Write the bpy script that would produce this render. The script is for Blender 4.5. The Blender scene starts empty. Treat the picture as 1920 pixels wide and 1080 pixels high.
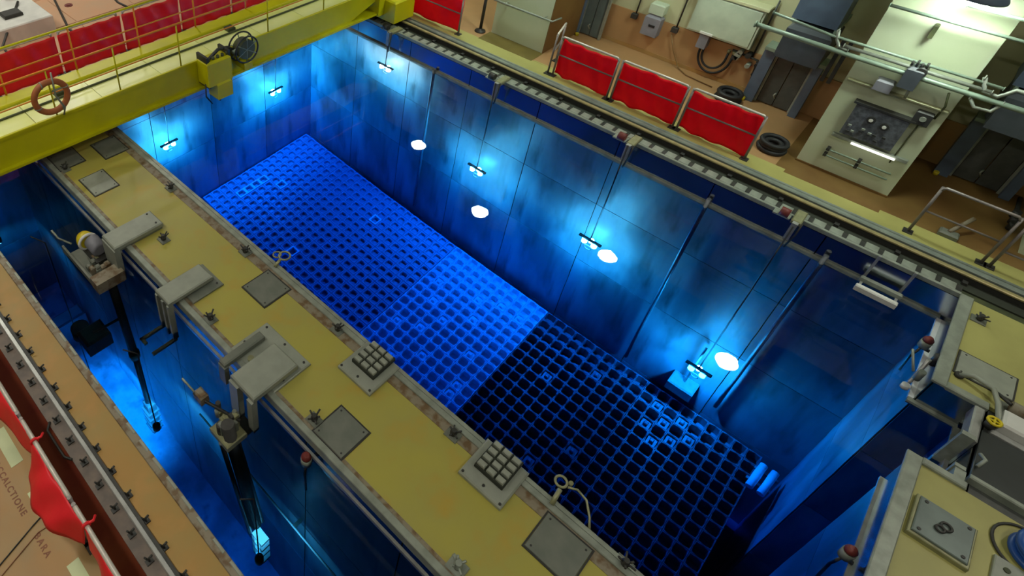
import bpy, math, random
from mathutils import Vector, Matrix
random.seed(7)
S = bpy.context.scene
COL = S.collection
PI = math.pi

# ------------------------------------------------------------------ camera
cam_d = bpy.data.cameras.new('camera')
cam = bpy.data.objects.new('camera', cam_d); COL.objects.link(cam)
PPX, PPY, F = 600.0, 302.0, 1203.0                      # principal point and focal length in 1920x1080 pixels
a = Vector((-870 - PPX, -690 - PPY, F)).normalized()     # vanishing directions of the pool's long and short sides
b = Vector((2200 - PPX, -610 - PPY, F)).normalized()
d = a.cross(b).normalized()
b = (b - a * a.dot(b)).normalized(); d = a.cross(b).normalized()
R = Matrix((b, a, -d)).transposed()                      # cam(x right, y down, z fwd) = R @ world
cx, cy, cz = Vector(R[0]), -Vector(R[1]), -Vector(R[2])
cam.matrix_world = Matrix.Translation((0, 0, 8.5)) @ Matrix((cx, cy, cz)).transposed().to_4x4()
cam_d.sensor_width = 36; cam_d.lens = 36 * F / 1920
cam_d.shift_x = (960 - PPX) / 1920; cam_d.shift_y = -(540 - PPY) / 1920
cam_d.clip_start = 0.05; cam_d.clip_end = 200
S.camera = cam

# ------------------------------------------------------------------ world, exposure
w = bpy.data.worlds.new('world'); S.world = w; w.use_nodes = True
w.node_tree.nodes['Background'].inputs[0].default_value = (0.8, 0.95, 0.8, 1)
w.node_tree.nodes['Background'].inputs[1].default_value = 0.05
vs = S.view_settings
vs.view_transform = 'Standard'; vs.look = 'None'; vs.gamma = 1; vs.use_curve_mapping = False
vs.exposure = 0.0
S.cycles.use_denoising = True
S.cycles.max_bounces = 10; S.cycles.transmission_bounces = 8; S.cycles.glossy_bounces = 4
S.cycles.diffuse_bounces = 4; S.cycles.volume_bounces = 0
S.cycles.sample_clamp_indirect = 4; S.cycles.caustics_reflective = False; S.cycles.caustics_refractive = False

HOOD = 105.0         # radiance of the hooded wall lamps
BAY = 172.0          # radiance of the hall's high-bay lamp lenses
UW = 1250.0           # watts of one underwater lamp
SIGMA = (0.60, 0.146, 0.012)   # absorption of the pool water per metre

# ------------------------------------------------------------------ materials
def mat(name, c, rough=0.5, metal=0.0, c2=None, scale=2.0, detail=4, bump=0.0, stretch=None, lo=0.35, hi=0.65,
        c3=None, scale3=9.0, lo3=0.6, hi3=0.7, spec=0.5, coat=0.0):
    m = bpy.data.materials.new(name); m.use_nodes = True
    nt = m.node_tree; p = nt.nodes['Principled BSDF']
    p.inputs['Base Color'].default_value = (*c, 1)
    p.inputs['Roughness'].default_value = rough; p.inputs['Metallic'].default_value = metal
    p.inputs['Specular IOR Level'].default_value = spec
    p.inputs['Coat Weight'].default_value = coat
    tc = nt.nodes.new('ShaderNodeTexCoord'); mp = nt.nodes.new('ShaderNodeMapping')
    nt.links.new(tc.outputs['Object'], mp.inputs['Vector'])
    if stretch: mp.inputs['Scale'].default_value = stretch
    if c2 is None: c2 = tuple(x * 0.8 for x in c)
    n = nt.nodes.new('ShaderNodeTexNoise'); n.inputs['Scale'].default_value = scale; n.inputs['Detail'].default_value = detail
    nt.links.new(mp.outputs[0], n.inputs['Vector'])
    r = nt.nodes.new('ShaderNodeMapRange'); r.inputs['From Min'].default_value = lo; r.inputs['From Max'].default_value = hi
    nt.links.new(n.outputs[0], r.inputs['Value'])
    mx = nt.nodes.new('ShaderNodeMix'); mx.data_type = 'RGBA'
    mx.inputs['A'].default_value = (*c, 1); mx.inputs['B'].default_value = (*c2, 1)
    nt.links.new(r.outputs[0], mx.inputs['Factor']); out = mx.outputs['Result']
    if c3:
        n3 = nt.nodes.new('ShaderNodeTexNoise'); n3.inputs['Scale'].default_value = scale3; n3.inputs['Detail'].default_value = 6
        nt.links.new(mp.outputs[0], n3.inputs['Vector'])
        r3 = nt.nodes.new('ShaderNodeMapRange'); r3.inputs['From Min'].default_value = lo3; r3.inputs['From Max'].default_value = hi3
        nt.links.new(n3.outputs[0], r3.inputs['Value'])
        m3 = nt.nodes.new('ShaderNodeMix'); m3.data_type = 'RGBA'; m3.inputs['B'].default_value = (*c3, 1)
        nt.links.new(out, m3.inputs['A']); nt.links.new(r3.outputs[0], m3.inputs['Factor']); out = m3.outputs['Result']
    nt.links.new(out, p.inputs['Base Color'])
    if bump:
        bp = nt.nodes.new('ShaderNodeBump'); bp.inputs['Strength'].default_value = bump; bp.inputs['Distance'].default_value = 0.02
        nt.links.new(n.outputs[0], bp.inputs['Height']); nt.links.new(bp.outputs[0], p.inputs['Normal'])
    return m

def emit(name, c, s):
    m = bpy.data.materials.new(name); m.use_nodes = True
    p = m.node_tree.nodes['Principled BSDF']; p.inputs['Base Color'].default_value = (*c, 1)
    p.inputs['Emission Color'].default_value = (*c, 1); p.inputs['Emission Strength'].default_value = s
    return m

M = {}
M['deck'] = mat('ochre deck paint', (0.365, 0.325, 0.06), 0.45, c2=(0.33, 0.30, 0.075), scale=1.1, c3=(0.40, 0.285, 0.045), scale3=2.2, lo3=.52, hi3=.75)
M['deckleft'] = mat('worn ochre paint', (0.36, 0.20, 0.04), 0.5, c2=(0.32, 0.215, 0.055), scale=1.6, c3=(0.42, 0.22, 0.05), scale3=3, lo3=.5, hi3=.8)
M['deckright'] = mat('pale yellow deck paint', (0.40, 0.38, 0.12), 0.45, c2=(0.34, 0.32, 0.10), scale=1.3)
M['terra'] = mat('terracotta floor paint', (0.42, 0.235, 0.10), 0.5, c2=(0.36, 0.21, 0.09), scale=1.2)
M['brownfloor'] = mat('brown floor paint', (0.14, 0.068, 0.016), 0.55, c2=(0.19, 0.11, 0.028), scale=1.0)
M['salmon'] = mat('salmon floor slabs', (0.55, 0.30, 0.16), 0.6, c2=(0.50, 0.31, 0.18), scale=1.4)
M['darkred'] = mat('dark red floor band', (0.10, 0.010, 0.004), 0.8, c2=(0.14, 0.03, 0.008), scale=1.5, spec=0.15)
M['orangebrown'] = mat('orange brown floor band', (0.37, 0.20, 0.06), 0.5, c2=(0.33, 0.21, 0.08), scale=2)
M['greybrown'] = mat('grey brown rail bed', (0.16, 0.12, 0.09), 0.55, c2=(0.10, 0.08, 0.065), scale=6)
M['kerb'] = mat('stained kerb steel', (0.22, 0.19, 0.13), 0.5, c2=(0.13, 0.08, 0.035), scale=7, lo=.45, hi=.6)
M['liner'] = mat('stainless liner plate', (0.37, 0.38, 0.39), 0.40, 0.22, c2=(0.17, 0.19, 0.20), scale=0.8, detail=8,
                 stretch=(1.6, 1.6, 0.30), lo=.38, hi=.60, c3=(0.10, 0.12, 0.12), scale3=1.7, lo3=.56, hi3=.74)
M['linerdry'] = mat('polished liner plate', (0.50, 0.52, 0.54), 0.16, 1.0, c2=(0.42, 0.45, 0.48), scale=1.2)
M['steel'] = mat('brushed steel', (0.42, 0.43, 0.40), 0.35, 0.5, scale=8)
M['palesteel'] = mat('pale steel strip', (0.31, 0.34, 0.28), 0.42, 0.2, c2=(0.22, 0.245, 0.20), scale=5)
M['plate'] = mat('grey cover plate', (0.17, 0.18, 0.145), 0.5, 0.1, c2=(0.13, 0.145, 0.115), scale=4)
M['lightplate'] = mat('light grey painted steel', (0.30, 0.32, 0.26), 0.45, 0.1, c2=(0.25, 0.27, 0.22), scale=4)
M['dark'] = mat('dark iron', (0.045, 0.045, 0.04), 0.5, 0.3, scale=9)
M['black'] = mat('black rubber', (0.012, 0.012, 0.013), 0.6)
M['gap'] = mat('dark gap', (0.025, 0.03, 0.018), 0.8)
M['green'] = mat('dark green rail bed', (0.075, 0.085, 0.03), 0.6, c2=(0.04, 0.05, 0.02), scale=5)
M['rail'] = mat('yellowed rail head', (0.42, 0.35, 0.16), 0.4, 0.3, c2=(0.3, 0.26, 0.12), scale=5)
M['duct'] = mat('grey green cable duct', (0.22, 0.26, 0.21), 0.5, c2=(0.16, 0.19, 0.16), scale=4)
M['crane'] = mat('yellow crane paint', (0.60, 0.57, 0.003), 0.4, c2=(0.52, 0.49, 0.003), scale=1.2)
M['cranetop'] = mat('walkway yellow paled by glare', (0.86, 0.90, 0.42), 0.3, c2=(0.78, 0.82, 0.22), scale=1.0)  # glare on the walkway put into a paler yellow
M['orange'] = mat('orange yellow rail paint', (0.80, 0.27, 0.02), 0.4, c2=(0.70, 0.26, 0.02), scale=3)
M['buoy'] = mat('faded orange foam', (0.45, 0.13, 0.04), 0.6, c2=(0.36, 0.11, 0.035), scale=5)
M['white'] = mat('off white paint', (0.72, 0.72, 0.66), 0.5)
M['cream'] = mat('cream wall paint', (0.50, 0.50, 0.30), 0.55, c2=(0.46, 0.46, 0.27), scale=1.0)
M['pillar'] = mat('pale green cream wall paint', (0.53, 0.58, 0.41), 0.5, c2=(0.47, 0.53, 0.34), scale=0.9)
M['cabinet'] = mat('pale mint cabinet', (0.48, 0.56, 0.42), 0.4, scale=2)
M['bluegrey'] = mat('blue grey frame paint', (0.10, 0.14, 0.20), 0.4, c2=(0.08, 0.11, 0.16), scale=3)
M['doorpanel'] = mat('dark door panel', (0.055, 0.06, 0.055), 0.5, c2=(0.075, 0.08, 0.07), scale=8)
M['greydoor'] = mat('grey green door panel', (0.12, 0.16, 0.15), 0.45, c2=(0.09, 0.12, 0.12), scale=3)
M['red'] = mat('red tarpaulin', (0.95, 0.014, 0.045), 0.36, c2=(0.78, 0.008, 0.03), scale=4.5, bump=1.0)
def translucent(m, c, f=0.35):
    nt = m.node_tree; p = nt.nodes['Principled BSDF']; o = [n for n in nt.nodes if n.type == 'OUTPUT_MATERIAL'][0]
    t = nt.nodes.new('ShaderNodeBsdfTranslucent'); t.inputs[0].default_value = (*c, 1)
    x = nt.nodes.new('ShaderNodeMixShader'); x.inputs[0].default_value = f
    nt.links.new(p.outputs[0], x.inputs[1]); nt.links.new(t.outputs[0], x.inputs[2]); nt.links.new(x.outputs[0], o.inputs[0])
M['redhot'] = mat('bright red tarpaulin', (0.95, 0.03, 0.04), 0.4, c2=(0.85, 0.02, 0.03), scale=3, bump=0.8)
translucent(M['red'], (0.99, 0.02, 0.055), 0.6); translucent(M['redhot'], (0.95, 0.04, 0.04), 0.25)
M['tube'] = mat('galvanised tube', (0.28, 0.25, 0.23), 0.4, 0.4, scale=6)
M['paleTube'] = mat('pale tube', (0.62, 0.58, 0.50), 0.35, 0.2, scale=6)
M['greengrey'] = mat('green grey pipe paint', (0.24, 0.32, 0.24), 0.4, 0.1, scale=4)
M['motorgrey'] = mat('dark grey housing', (0.06, 0.07, 0.08), 0.5, scale=5)
M['midgrey'] = mat('mid grey housing', (0.22, 0.22, 0.25), 0.5, scale=3)
M['yellow'] = mat('yellow plastic', (0.65, 0.52, 0.01), 0.4)
M['rust'] = mat('rusty red cap', (0.17, 0.025, 0.018), 0.5, scale=9)
M['brass'] = mat('khaki metal', (0.30, 0.30, 0.16), 0.4, 0.3, scale=9)
M['bluehose'] = mat('blue hose', (0.02, 0.09, 0.35), 0.35)
M['sticker'] = mat('pale green sticker', (0.55, 0.60, 0.33), 0.5)
M['letters'] = mat('brown red lettering', (0.22, 0.08, 0.03), 0.6)
M['rackA'] = mat('dull rack steel', (0.30, 0.36, 0.42), 0.45, 0.1, c2=(0.24, 0.30, 0.36), scale=3)
M['rackB'] = mat('bright rack steel', (0.80, 0.86, 0.90), 0.4, 0.1, c2=(0.6, 0.66, 0.7), scale=3)
M['rackC'] = mat('dark rack steel', (0.15, 0.165, 0.18), 0.35, 0.25, c2=(0.10, 0.12, 0.13), scale=3)
M['rim'] = mat('white rack rim', (0.95, 0.97, 0.97), 0.4)
M['concrete'] = mat('hall concrete', (0.22, 0.22, 0.19), 0.8, c2=(0.17, 0.17, 0.15), scale=1)
M['lens'] = emit('high bay lamp lens', (1.0, 0.97, 0.86), BAY)
M['hoodlens'] = emit('hooded lamp lens', (0.86, 1.0, 0.88), HOOD)
M['bulb'] = emit('underwater lamp lens', (0.9, 0.97, 1.0), 60)
M['glow'] = emit('fluorescent tube', (1.0, 1.0, 0.9), 2.2)

def water_mat():
    m = bpy.data.materials.new('pool water'); m.use_nodes = True
    nt = m.node_tree; nt.nodes.clear()
    o = nt.nodes.new('ShaderNodeOutputMaterial'); g = nt.nodes.new('ShaderNodeBsdfGlass')
    g.inputs['IOR'].default_value = 1.333; g.inputs['Roughness'].default_value = 0.0
    v = nt.nodes.new('ShaderNodeVolumeAbsorption'); v.inputs['Density'].default_value = 1.0
    v.inputs['Color'].default_value = (1 - SIGMA[0], 1 - SIGMA[1], 1 - SIGMA[2], 1)
    n = nt.nodes.new('ShaderNodeTexNoise'); n.inputs['Scale'].default_value = 2.2; n.inputs['Detail'].default_value = 2
    tc = nt.nodes.new('ShaderNodeTexCoord'); nt.links.new(tc.outputs['Object'], n.inputs['Vector'])
    bp = nt.nodes.new('ShaderNodeBump'); bp.inputs['Strength'].default_value = 0.06; bp.inputs['Distance'].default_value = 0.02
    nt.links.new(n.outputs[0], bp.inputs['Height']); nt.links.new(bp.outputs[0], g.inputs['Normal'])
    nt.links.new(g.outputs[0], o.inputs['Surface']); nt.links.new(v.outputs[0], o.inputs['Volume'])
    return m
M['water'] = water_mat()

# ------------------------------------------------------------------ mesh helpers
def wloc(o):
    v = Vector((0, 0, 0))
    while o is not None: v += o.location; o = o.parent
    return v

def tag(o, label=None, cat=None, group=None, kind=None):
    if label: o['label'] = label
    if cat: o['category'] = cat
    if group: o['group'] = group
    if kind: o['kind'] = kind
    return o

def thing(name, loc, label, cat, group=None):
    o = bpy.data.objects.new(name, None); o.empty_display_size = 0.1
    COL.objects.link(o); o.location = loc
    return tag(o, label, cat, group)

class MB:
    def __init__(s): s.v = []; s.f = []; s.sm = []
    def add(s, vs, fs, smooth=False):
        k = len(s.v); s.v += [tuple(v) for v in vs]
        for f in fs: s.f.append(tuple(i + k for i in f)); s.sm.append(smooth)
        return s
    def box(s, x0, x1, y0, y1, z0, z1):
        x0, x1 = sorted((x0, x1)); y0, y1 = sorted((y0, y1)); z0, z1 = sorted((z0, z1))
        return s.add([(x0,y0,z0),(x1,y0,z0),(x1,y1,z0),(x0,y1,z0),(x0,y0,z1),(x1,y0,z1),(x1,y1,z1),(x0,y1,z1)],
                     [(3,2,1,0),(4,5,6,7),(0,1,5,4),(1,2,6,5),(2,3,7,6),(3,0,4,7)])
    def bbox(s, x0, x1, y0, y1, z0, z1, c=0.02):      # box with a chamfered top edge
        x0, x1 = sorted((x0, x1)); y0, y1 = sorted((y0, y1)); z0, z1 = sorted((z0, z1))
        c = min(c, (x1-x0)/3, (y1-y0)/3, (z1-z0)/2)
        v = [(x0,y0,z0),(x1,y0,z0),(x1,y1,z0),(x0,y1,z0),(x0,y0,z1-c),(x1,y0,z1-c),(x1,y1,z1-c),(x0,y1,z1-c),
             (x0+c,y0+c,z1),(x1-c,y0+c,z1),(x1-c,y1-c,z1),(x0+c,y1-c,z1)]
        f = [(3,2,1,0),(8,9,10,11)]
        for i in range(4):
            j = (i+1) % 4; f += [(i,j,j+4,i+4),(i+4,j+4,j+8,i+8)]
        return s.add(v, f)
    def tube(s, pts, r, n=8, closed=False, rs=None):
        pts = [Vector(p) for p in pts]; m = len(pts); vs = []; fs = []
        up = None
        for i, p in enumerate(pts):
            if closed: t = pts[(i+1) % m] - pts[i-1]
            else: t = pts[min(i+1, m-1)] - pts[max(i-1, 0)]
            t.normalize()
            if up is None:
                up = Vector((0,0,1)) if abs(t.z) < 0.9 else Vector((1,0,0))
            u = (up - t * up.dot(t)).normalized(); up = u; w_ = t.cross(u)
            rr = rs[i] if rs else r
            for k in range(n):
                an = 2*PI*k/n; vs.append(p + u*(math.cos(an)*rr) + w_*(math.sin(an)*rr))
        for i in range(m if closed else m-1):
            j = (i+1) % m
            for k in range(n):
                l = (k+1) % n; fs.append((i*n+k, i*n+l, j*n+l, j*n+k))
        s.add(vs, fs, True)
        if not closed:
            k0 = len(s.v) - m*n
            s.f.append(tuple(k0+k for k in reversed(range(n)))); s.sm.append(False)
            s.f.append(tuple(k0+(m-1)*n+k for k in range(n))); s.sm.append(False)
        return s
    def lathe(s, c, prof, n=20, axis='z'):            # prof: (radius, height)
        c = Vector(c); vs = []; fs = []
        for r_, h in prof:
            for k in range(n):
                an = 2*PI*k/n; p = (r_*math.cos(an), r_*math.sin(an), h)
                if axis == 'x': p = (p[2], p[0], p[1])
                if axis == 'y': p = (p[1], p[2], p[0])
                vs.append(c + Vector(p))
        for i in range(len(prof)-1):
            for k in range(n):
                l = (k+1) % n; fs.append((i*n+k, i*n+l, (i+1)*n+l, (i+1)*n+k))
        s.add(vs, fs, True)
        k0 = len(s.v) - len(prof)*n
        if prof[0][0] > 0: s.f.append(tuple(k0+k for k in reversed(range(n)))); s.sm.append(False)
        if prof[-1][0] > 0: s.f.append(tuple(k0+(len(prof)-1)*n+k for k in range(n))); s.sm.append(False)
        return s
    def cyl(s, c, r, h, n=20, axis='z'): return s.lathe(c, [(r, 0), (r, h)], n, axis)
    def torus(s, c, R_, r, n=32, m=10, axis='z'):
        pts = []
        for k in range(n):
            an = 2*PI*k/n; p = (R_*math.cos(an), R_*math.sin(an), 0)
            if axis == 'x': p = (0, p[0], p[1])
            if axis == 'y': p = (p[0], 0, p[1])
            pts.append(Vector(c) + Vector(p))
        return s.tube(pts, r, m, closed=True)
    def prism(s, poly, z0, z1):
        n = len(poly); v = [(x, y, z0) for x, y in poly] + [(x, y, z1) for x, y in poly]
        f = [tuple(reversed(range(n))), tuple(range(n, 2*n))] + [(i, (i+1) % n, (i+1) % n + n, i+n) for i in range(n)]
        return s.add(v, f)
    def build(s, name, material, parent=None, label=None, cat=None, group=None, kind=None):
        o0 = wloc(parent) if parent is not None else Vector((0, 0, 0))
        if parent is None and s.v and kind != 'structure':
            xs = [v[0] for v in s.v]; ys = [v[1] for v in s.v]; zs = [v[2] for v in s.v]
            o0 = Vector(((min(xs)+max(xs))/2, (min(ys)+max(ys))/2, min(zs)))
        me = bpy.data.meshes.new(name)
        me.from_pydata([tuple(Vector(v) - o0) for v in s.v], [], s.f); me.update()
        me.polygons.foreach_set('use_smooth', s.sm)
        me.materials.append(material)
        o = bpy.data.objects.new(name, me); COL.objects.link(o)
        if parent is not None: o.parent = parent
        else: o.location = o0
        return tag(o, label, cat, group, kind)

def copy_tree(o, loc=None, label=None, parent=None):
    c = o.copy(); COL.objects.link(c)
    if parent is not None: c.parent = parent
    if loc is not None: c.location = loc
    if label: c['label'] = label
    for ch in list(o.children): copy_tree(ch, parent=c)
    return c

def quadobj(name, me, parent, loc):
    o = bpy.data.objects.new(name, me); COL.objects.link(o); o.parent = parent
    o.location = Vector(loc) - wloc(parent); return o

# ------------------------------------------------------------------ the hall (setting)
ZB = -13.3                                 # bottom of the basins
def struct(name, material, *boxes):
    m = MB()
    for bx in boxes: m.box(*bx)
    return m.build(name, material, kind='structure')

deck = struct('floor', M['deck'], (3.2, 4.85, -9, 14.1, ZB, 0))                      # the walkway between the basins
floor_left = struct('floor', M['deckleft'], (0.9, 1.43, -9, 31, ZB, 0))
floor_back = struct('floor', M['salmon'], (1.43, 27, 14.12, 31, ZB, -0.002))
floor_far = struct('floor', M['deckright'], (14.2, 14.75, -9, 14.12, ZB, 0.0))
floor_bays = struct('floor', M['terra'], (14.75, 27, 1.0, 14.12, ZB, -0.004))
floor_bays2 = struct('floor', M['brownfloor'], (14.75, 27, -9, 1.0, ZB, -0.004))
floor_railbed = struct('floor', M['green'], (13.2, 14.2, -9, 14.12, ZB, -0.10))
floor_end = struct('floor', M['deckright'], (10.84, 13.2, -9, -2.5, ZB, 0))          # deck beyond the end wall
floor_end2 = struct('floor', M['deckright'], (4.85, 9.02, -9, -2.5, ZB, 0))
floor_gate = struct('floor', M['doorpanel'], (9.02, 10.84, -9, -3.10, ZB, -0.06))
pool_floor = struct('floor', M['concrete'], (-0.5, 15, -3.2, 14.3, ZB-0.4, ZB))
platform = struct('floor', M['terra'], (-7, 0.3, -9, 31, -0.6, 0))
platform.data.materials.clear(); platform.data.materials.append(M['orangebrown'])
band_red = struct('floor', M['darkred'], (0.3, 0.62, -9, 31, -0.6, -0.004))
band_bed = struct('floor', M['greybrown'], (0.62, 0.885, -9, 31, -0.6, 0.03))
ceiling = struct('ceiling', M['concrete'], (-7, 27.4, -9, 31, 14, 14.3))
struct('wall_left', M['concrete'], (-7.3, -7, -9, 31, -0.6, 14.3))
struct('wall_right', M['concrete'], (27, 27.3, -9, 31, -0.1, 14.3))
struct('wall_back', M['concrete'], (-7, 27, 31, 31.3, -0.6, 14.3))
struct('wall_front', M['concrete'], (-7, 27, -9.3, -9, -0.6, 14.3))

# floor slabs of the rear hall, each slab its own piece
me_slab = None
for i in range(5):
    for j in range(3):
        x, y = 3.0 + i*1.85, 14.95 + j*2.1
        if me_slab is None:
            me_slab = MB().bbox(-0.91, 0.91, -1.03, 1.03, 0, 0.02, 0.012); t = me_slab.build('slab', M['salmon'], floor_back)
            t.location = (x+.9, y+1.03, 0); me_slab = t.data
        else: quadobj('slab', me_slab, floor_back, (x+.9, y+1.03, 0))

# ------------------------------------------------------------------ liner walls: plates with open seams
def liner_wall(name, origin, udir, nu, wu, zs, normal, thick=0.014, gap=0.02):
    o = Vector(origin); u = Vector(udir); nrm = Vector(normal)
    back = MB(); L = nu*wu
    p = [o - nrm*0.05, o + u*L - nrm*0.05, o + u*L, o]
    back.add([(q.x, q.y, zs[-1]) for q in p] + [(q.x, q.y, zs[0]) for q in p],
             [(0,3,2,1),(4,5,6,7),(0,1,5,4),(1,2,6,5),(2,3,7,6),(3,0,4,7)])
    wall = back.build(name, M['gap'], kind='structure')
    for r_ in range(len(zs)-1):
        zt, zb = zs[r_], zs[r_+1]; h = zt - zb - gap
        q = [Vector((0,0,0)), u*(wu-gap), u*(wu-gap) + nrm*thick, nrm*thick]
        v = [(k.x, k.y, 0) for k in q] + [(k.x, k.y, h) for k in q]
        mb = MB().add(v, [(0,3,2,1),(4,5,6,7),(0,1,5,4),(1,2,6,5),(2,3,7,6),(3,0,4,7)])
        first = None
        for k in range(nu):
            loc = o + u*(k*wu + gap/2); loc.z = zb + gap/2
            if first is None:
                first = mb.build('panel', M['linerdry' if r_ == 0 else 'liner'], wall); first.location = loc - wloc(wall)
            else: quadobj('panel', first.data, wall, loc)
    return wall
ZS = [-0.06, -0.62, -3.1, -6.1, -9.4, ZB]
liner_wall('wall_far', (13.2, -2.5, 0), (0, 1, 0), 8, 2.075, ZS, (-1, 0, 0))
liner_wall('wall_near', (4.85, 14.1, 0), (0, -1, 0), 8, 2.075, ZS, (1, 0, 0))
liner_wall('wall_rear', (13.2, 14.1, 0), (-1, 0, 0), 4, 2.087, ZS, (0, -1, 0))
liner_wall('wall_end', (4.85, -2.5, 0), (1, 0, 0), 2, 2.085, ZS, (0, 1, 0))
liner_wall('wall_end', (10.84, -2.5, 0), (1, 0, 0), 1, 2.36, ZS, (0, 1, 0))
liner_wall('wall_slot', (10.84, -2.5, 0), (0, -1, 0), 1, 0.6, ZS, (-1, 0, 0))
liner_wall('wall_slot', (9.02, -3.1, 0), (1, 0, 0), 2, 0.91, ZS, (0, 1, 0))
liner_wall('wall_canal', (3.2, -2.0, 0), (0, 1, 0), 9, 1.8, ZS, (-1, 0, 0))
liner_wall('wall_canal', (1.43, 14.2, 0), (0, -1, 0), 9, 1.8, ZS, (1, 0, 0))
liner_wall('wall_canal', (1.43, 14.1, 0), (1, 0, 0), 1, 1.77, ZS, (0, -1, 0))
struct('floor', M['liner'], (1.43, 3.2, -9, 14.2, ZB, -9.2))       # raised canal bottom
struct('floor', M['concrete'], (1.43, 3.2, -9, -2.0, -9.2, -0.02)) # the canal ends under the walkway crossing

# ------------------------------------------------------------------ water
ZW = -0.62
wm = MB().prism([(4.84, 14.11), (4.84, -2.51), (9.01, -2.51), (9.01, -3.11), (10.85, -3.11), (10.85, -2.51), (13.21, -2.51), (13.21, 14.11)], ZB-0.02, ZW)
wm.build('water', M['water'], kind='structure')
MB().box(1.42, 3.21, -2.01, 14.11, -9.22, ZW).build('water', M['water'], kind='structure')

# ------------------------------------------------------------------ light fittings
def point(name, loc, watts, color=(1, 1, 1), r=0.06, parent=None):
    l = bpy.data.lights.new(name, 'POINT'); l.energy = watts; l.color = color; l.shadow_soft_size = r
    o = bpy.data.objects.new(name, l); COL.objects.link(o)
    if parent is not None: o.parent = parent; o.location = Vector(loc) - wloc(parent)
    else: o.location = loc
    return o

def highbay(x, y, z, label, group='high bay lamps under the hall roof'):
    t = thing('high_bay_lamp', (x, y, z), label, 'ceiling lamp', group)
    MB().lathe((x, y, z), [(0.40, 0.0), (0.46, -0.02), (0.46, 0.03), (0.30, 0.28), (0.12, 0.40), (0.12, 0.62)], 28).build('reflector', M['midgrey'], t)
    MB().cyl((x, y, z-0.03), 0.42, 0.02, 28).build('lens', M['lens'], t)
    MB().tube([(x, y, z+0.6), (x, y, 14)], 0.025, 6).build('hanger', M['dark'], t)
    return t
LAMPS = [(-2.0, 0.5, 'high bay lamp over the camera platform, at its open end'), (-2.0, 6.5, 'high bay lamp over the middle of the camera platform'), (-2.0, 13.0, 'high bay lamp over the crane end of the camera platform'),
         (7.0, -7.0, 'high bay lamp over the end deck plates'), (15.5, -7.0, 'high bay lamp over the far corner of the end deck'), (10.0, 20.8, 'high bay lamp over the salmon floor'), (0.5, 17.0, 'added high bay lamp behind the crane at the canal end'), (3.0, 25.0, 'high bay lamp over the rear of the hall near the canal line'), (9.0, 25.5, 'high bay lamp over the rear of the hall in line with the pool')]  # the lamp behind the crane is added to brighten the rear hall
for x, y, lab in LAMPS: highbay(x, y, 12.0 if y < 14 else 9.6, lab)

def hooded_lamp(x, y, z, xw, lab):
    """wall lamp: a round hood over a bright lens on a bent arm, with added pale slats on the wall behind it"""
    t = thing('hooded_lamp', (x, y, z), lab, 'lamp', 'hooded lamps along the far side')
    MB().lathe((x, y, z), [(0.30, 0.0), (0.34, 0.0), (0.34, 0.03), (0.24, 0.22), (0.10, 0.32), (0.08, 0.42)], 28).build('hood', M['bluegrey'], t)
    MB().cyl((x, y, z-0.02), 0.28, 0.015, 28).build('lens', M['hoodlens'], t)
    MB().tube([(x, y, z+0.4), (x+0.05, y, z+0.8), (x+0.3, y, z+1.0), (xw+0.02, y, z+1.0)], 0.03, 8).build('arm', M['greengrey'], t)
    g = thing('added_slats', (xw-0.1, y-0.3, z+0.2), 'added pale slats on the wall behind the ' + lab.split(' lamp')[0] + ' lamp ' + lab.split(' lamp')[1].split(',')[0].strip().replace('the far end of the crane', 'the crane end'), 'slats', 'added slats behind the hooded lamps')
    for k in range(5): MB().box(xw-0.16, xw-0.02, y-1.0, y+0.45, z+0.12+k*0.16, z+0.20+k*0.16).build('slat', M['white'], g)  # slats added for the bright bars mirrored in the water
    for yy in (-0.98, 0.4): MB().box(xw-0.03, xw, y+yy, y+yy+0.04, z+0.05, z+0.95).build('upright', M['dark'], g)
hooded_lamp(14.50, -0.30, 4.35, 15.3, 'hooded lamp over the tall pale pillar')
hooded_lamp(15.75, 3.60, 4.40, 17.5, 'hooded lamp over the hanging hoses')
hooded_lamp(14.50, 7.38, 4.40, 15.3, 'hooded lamp over the pale block')
hooded_lamp(15.80, 11.05, 4.40, 17.5, 'hooded lamp over the far end of the crane')

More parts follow.
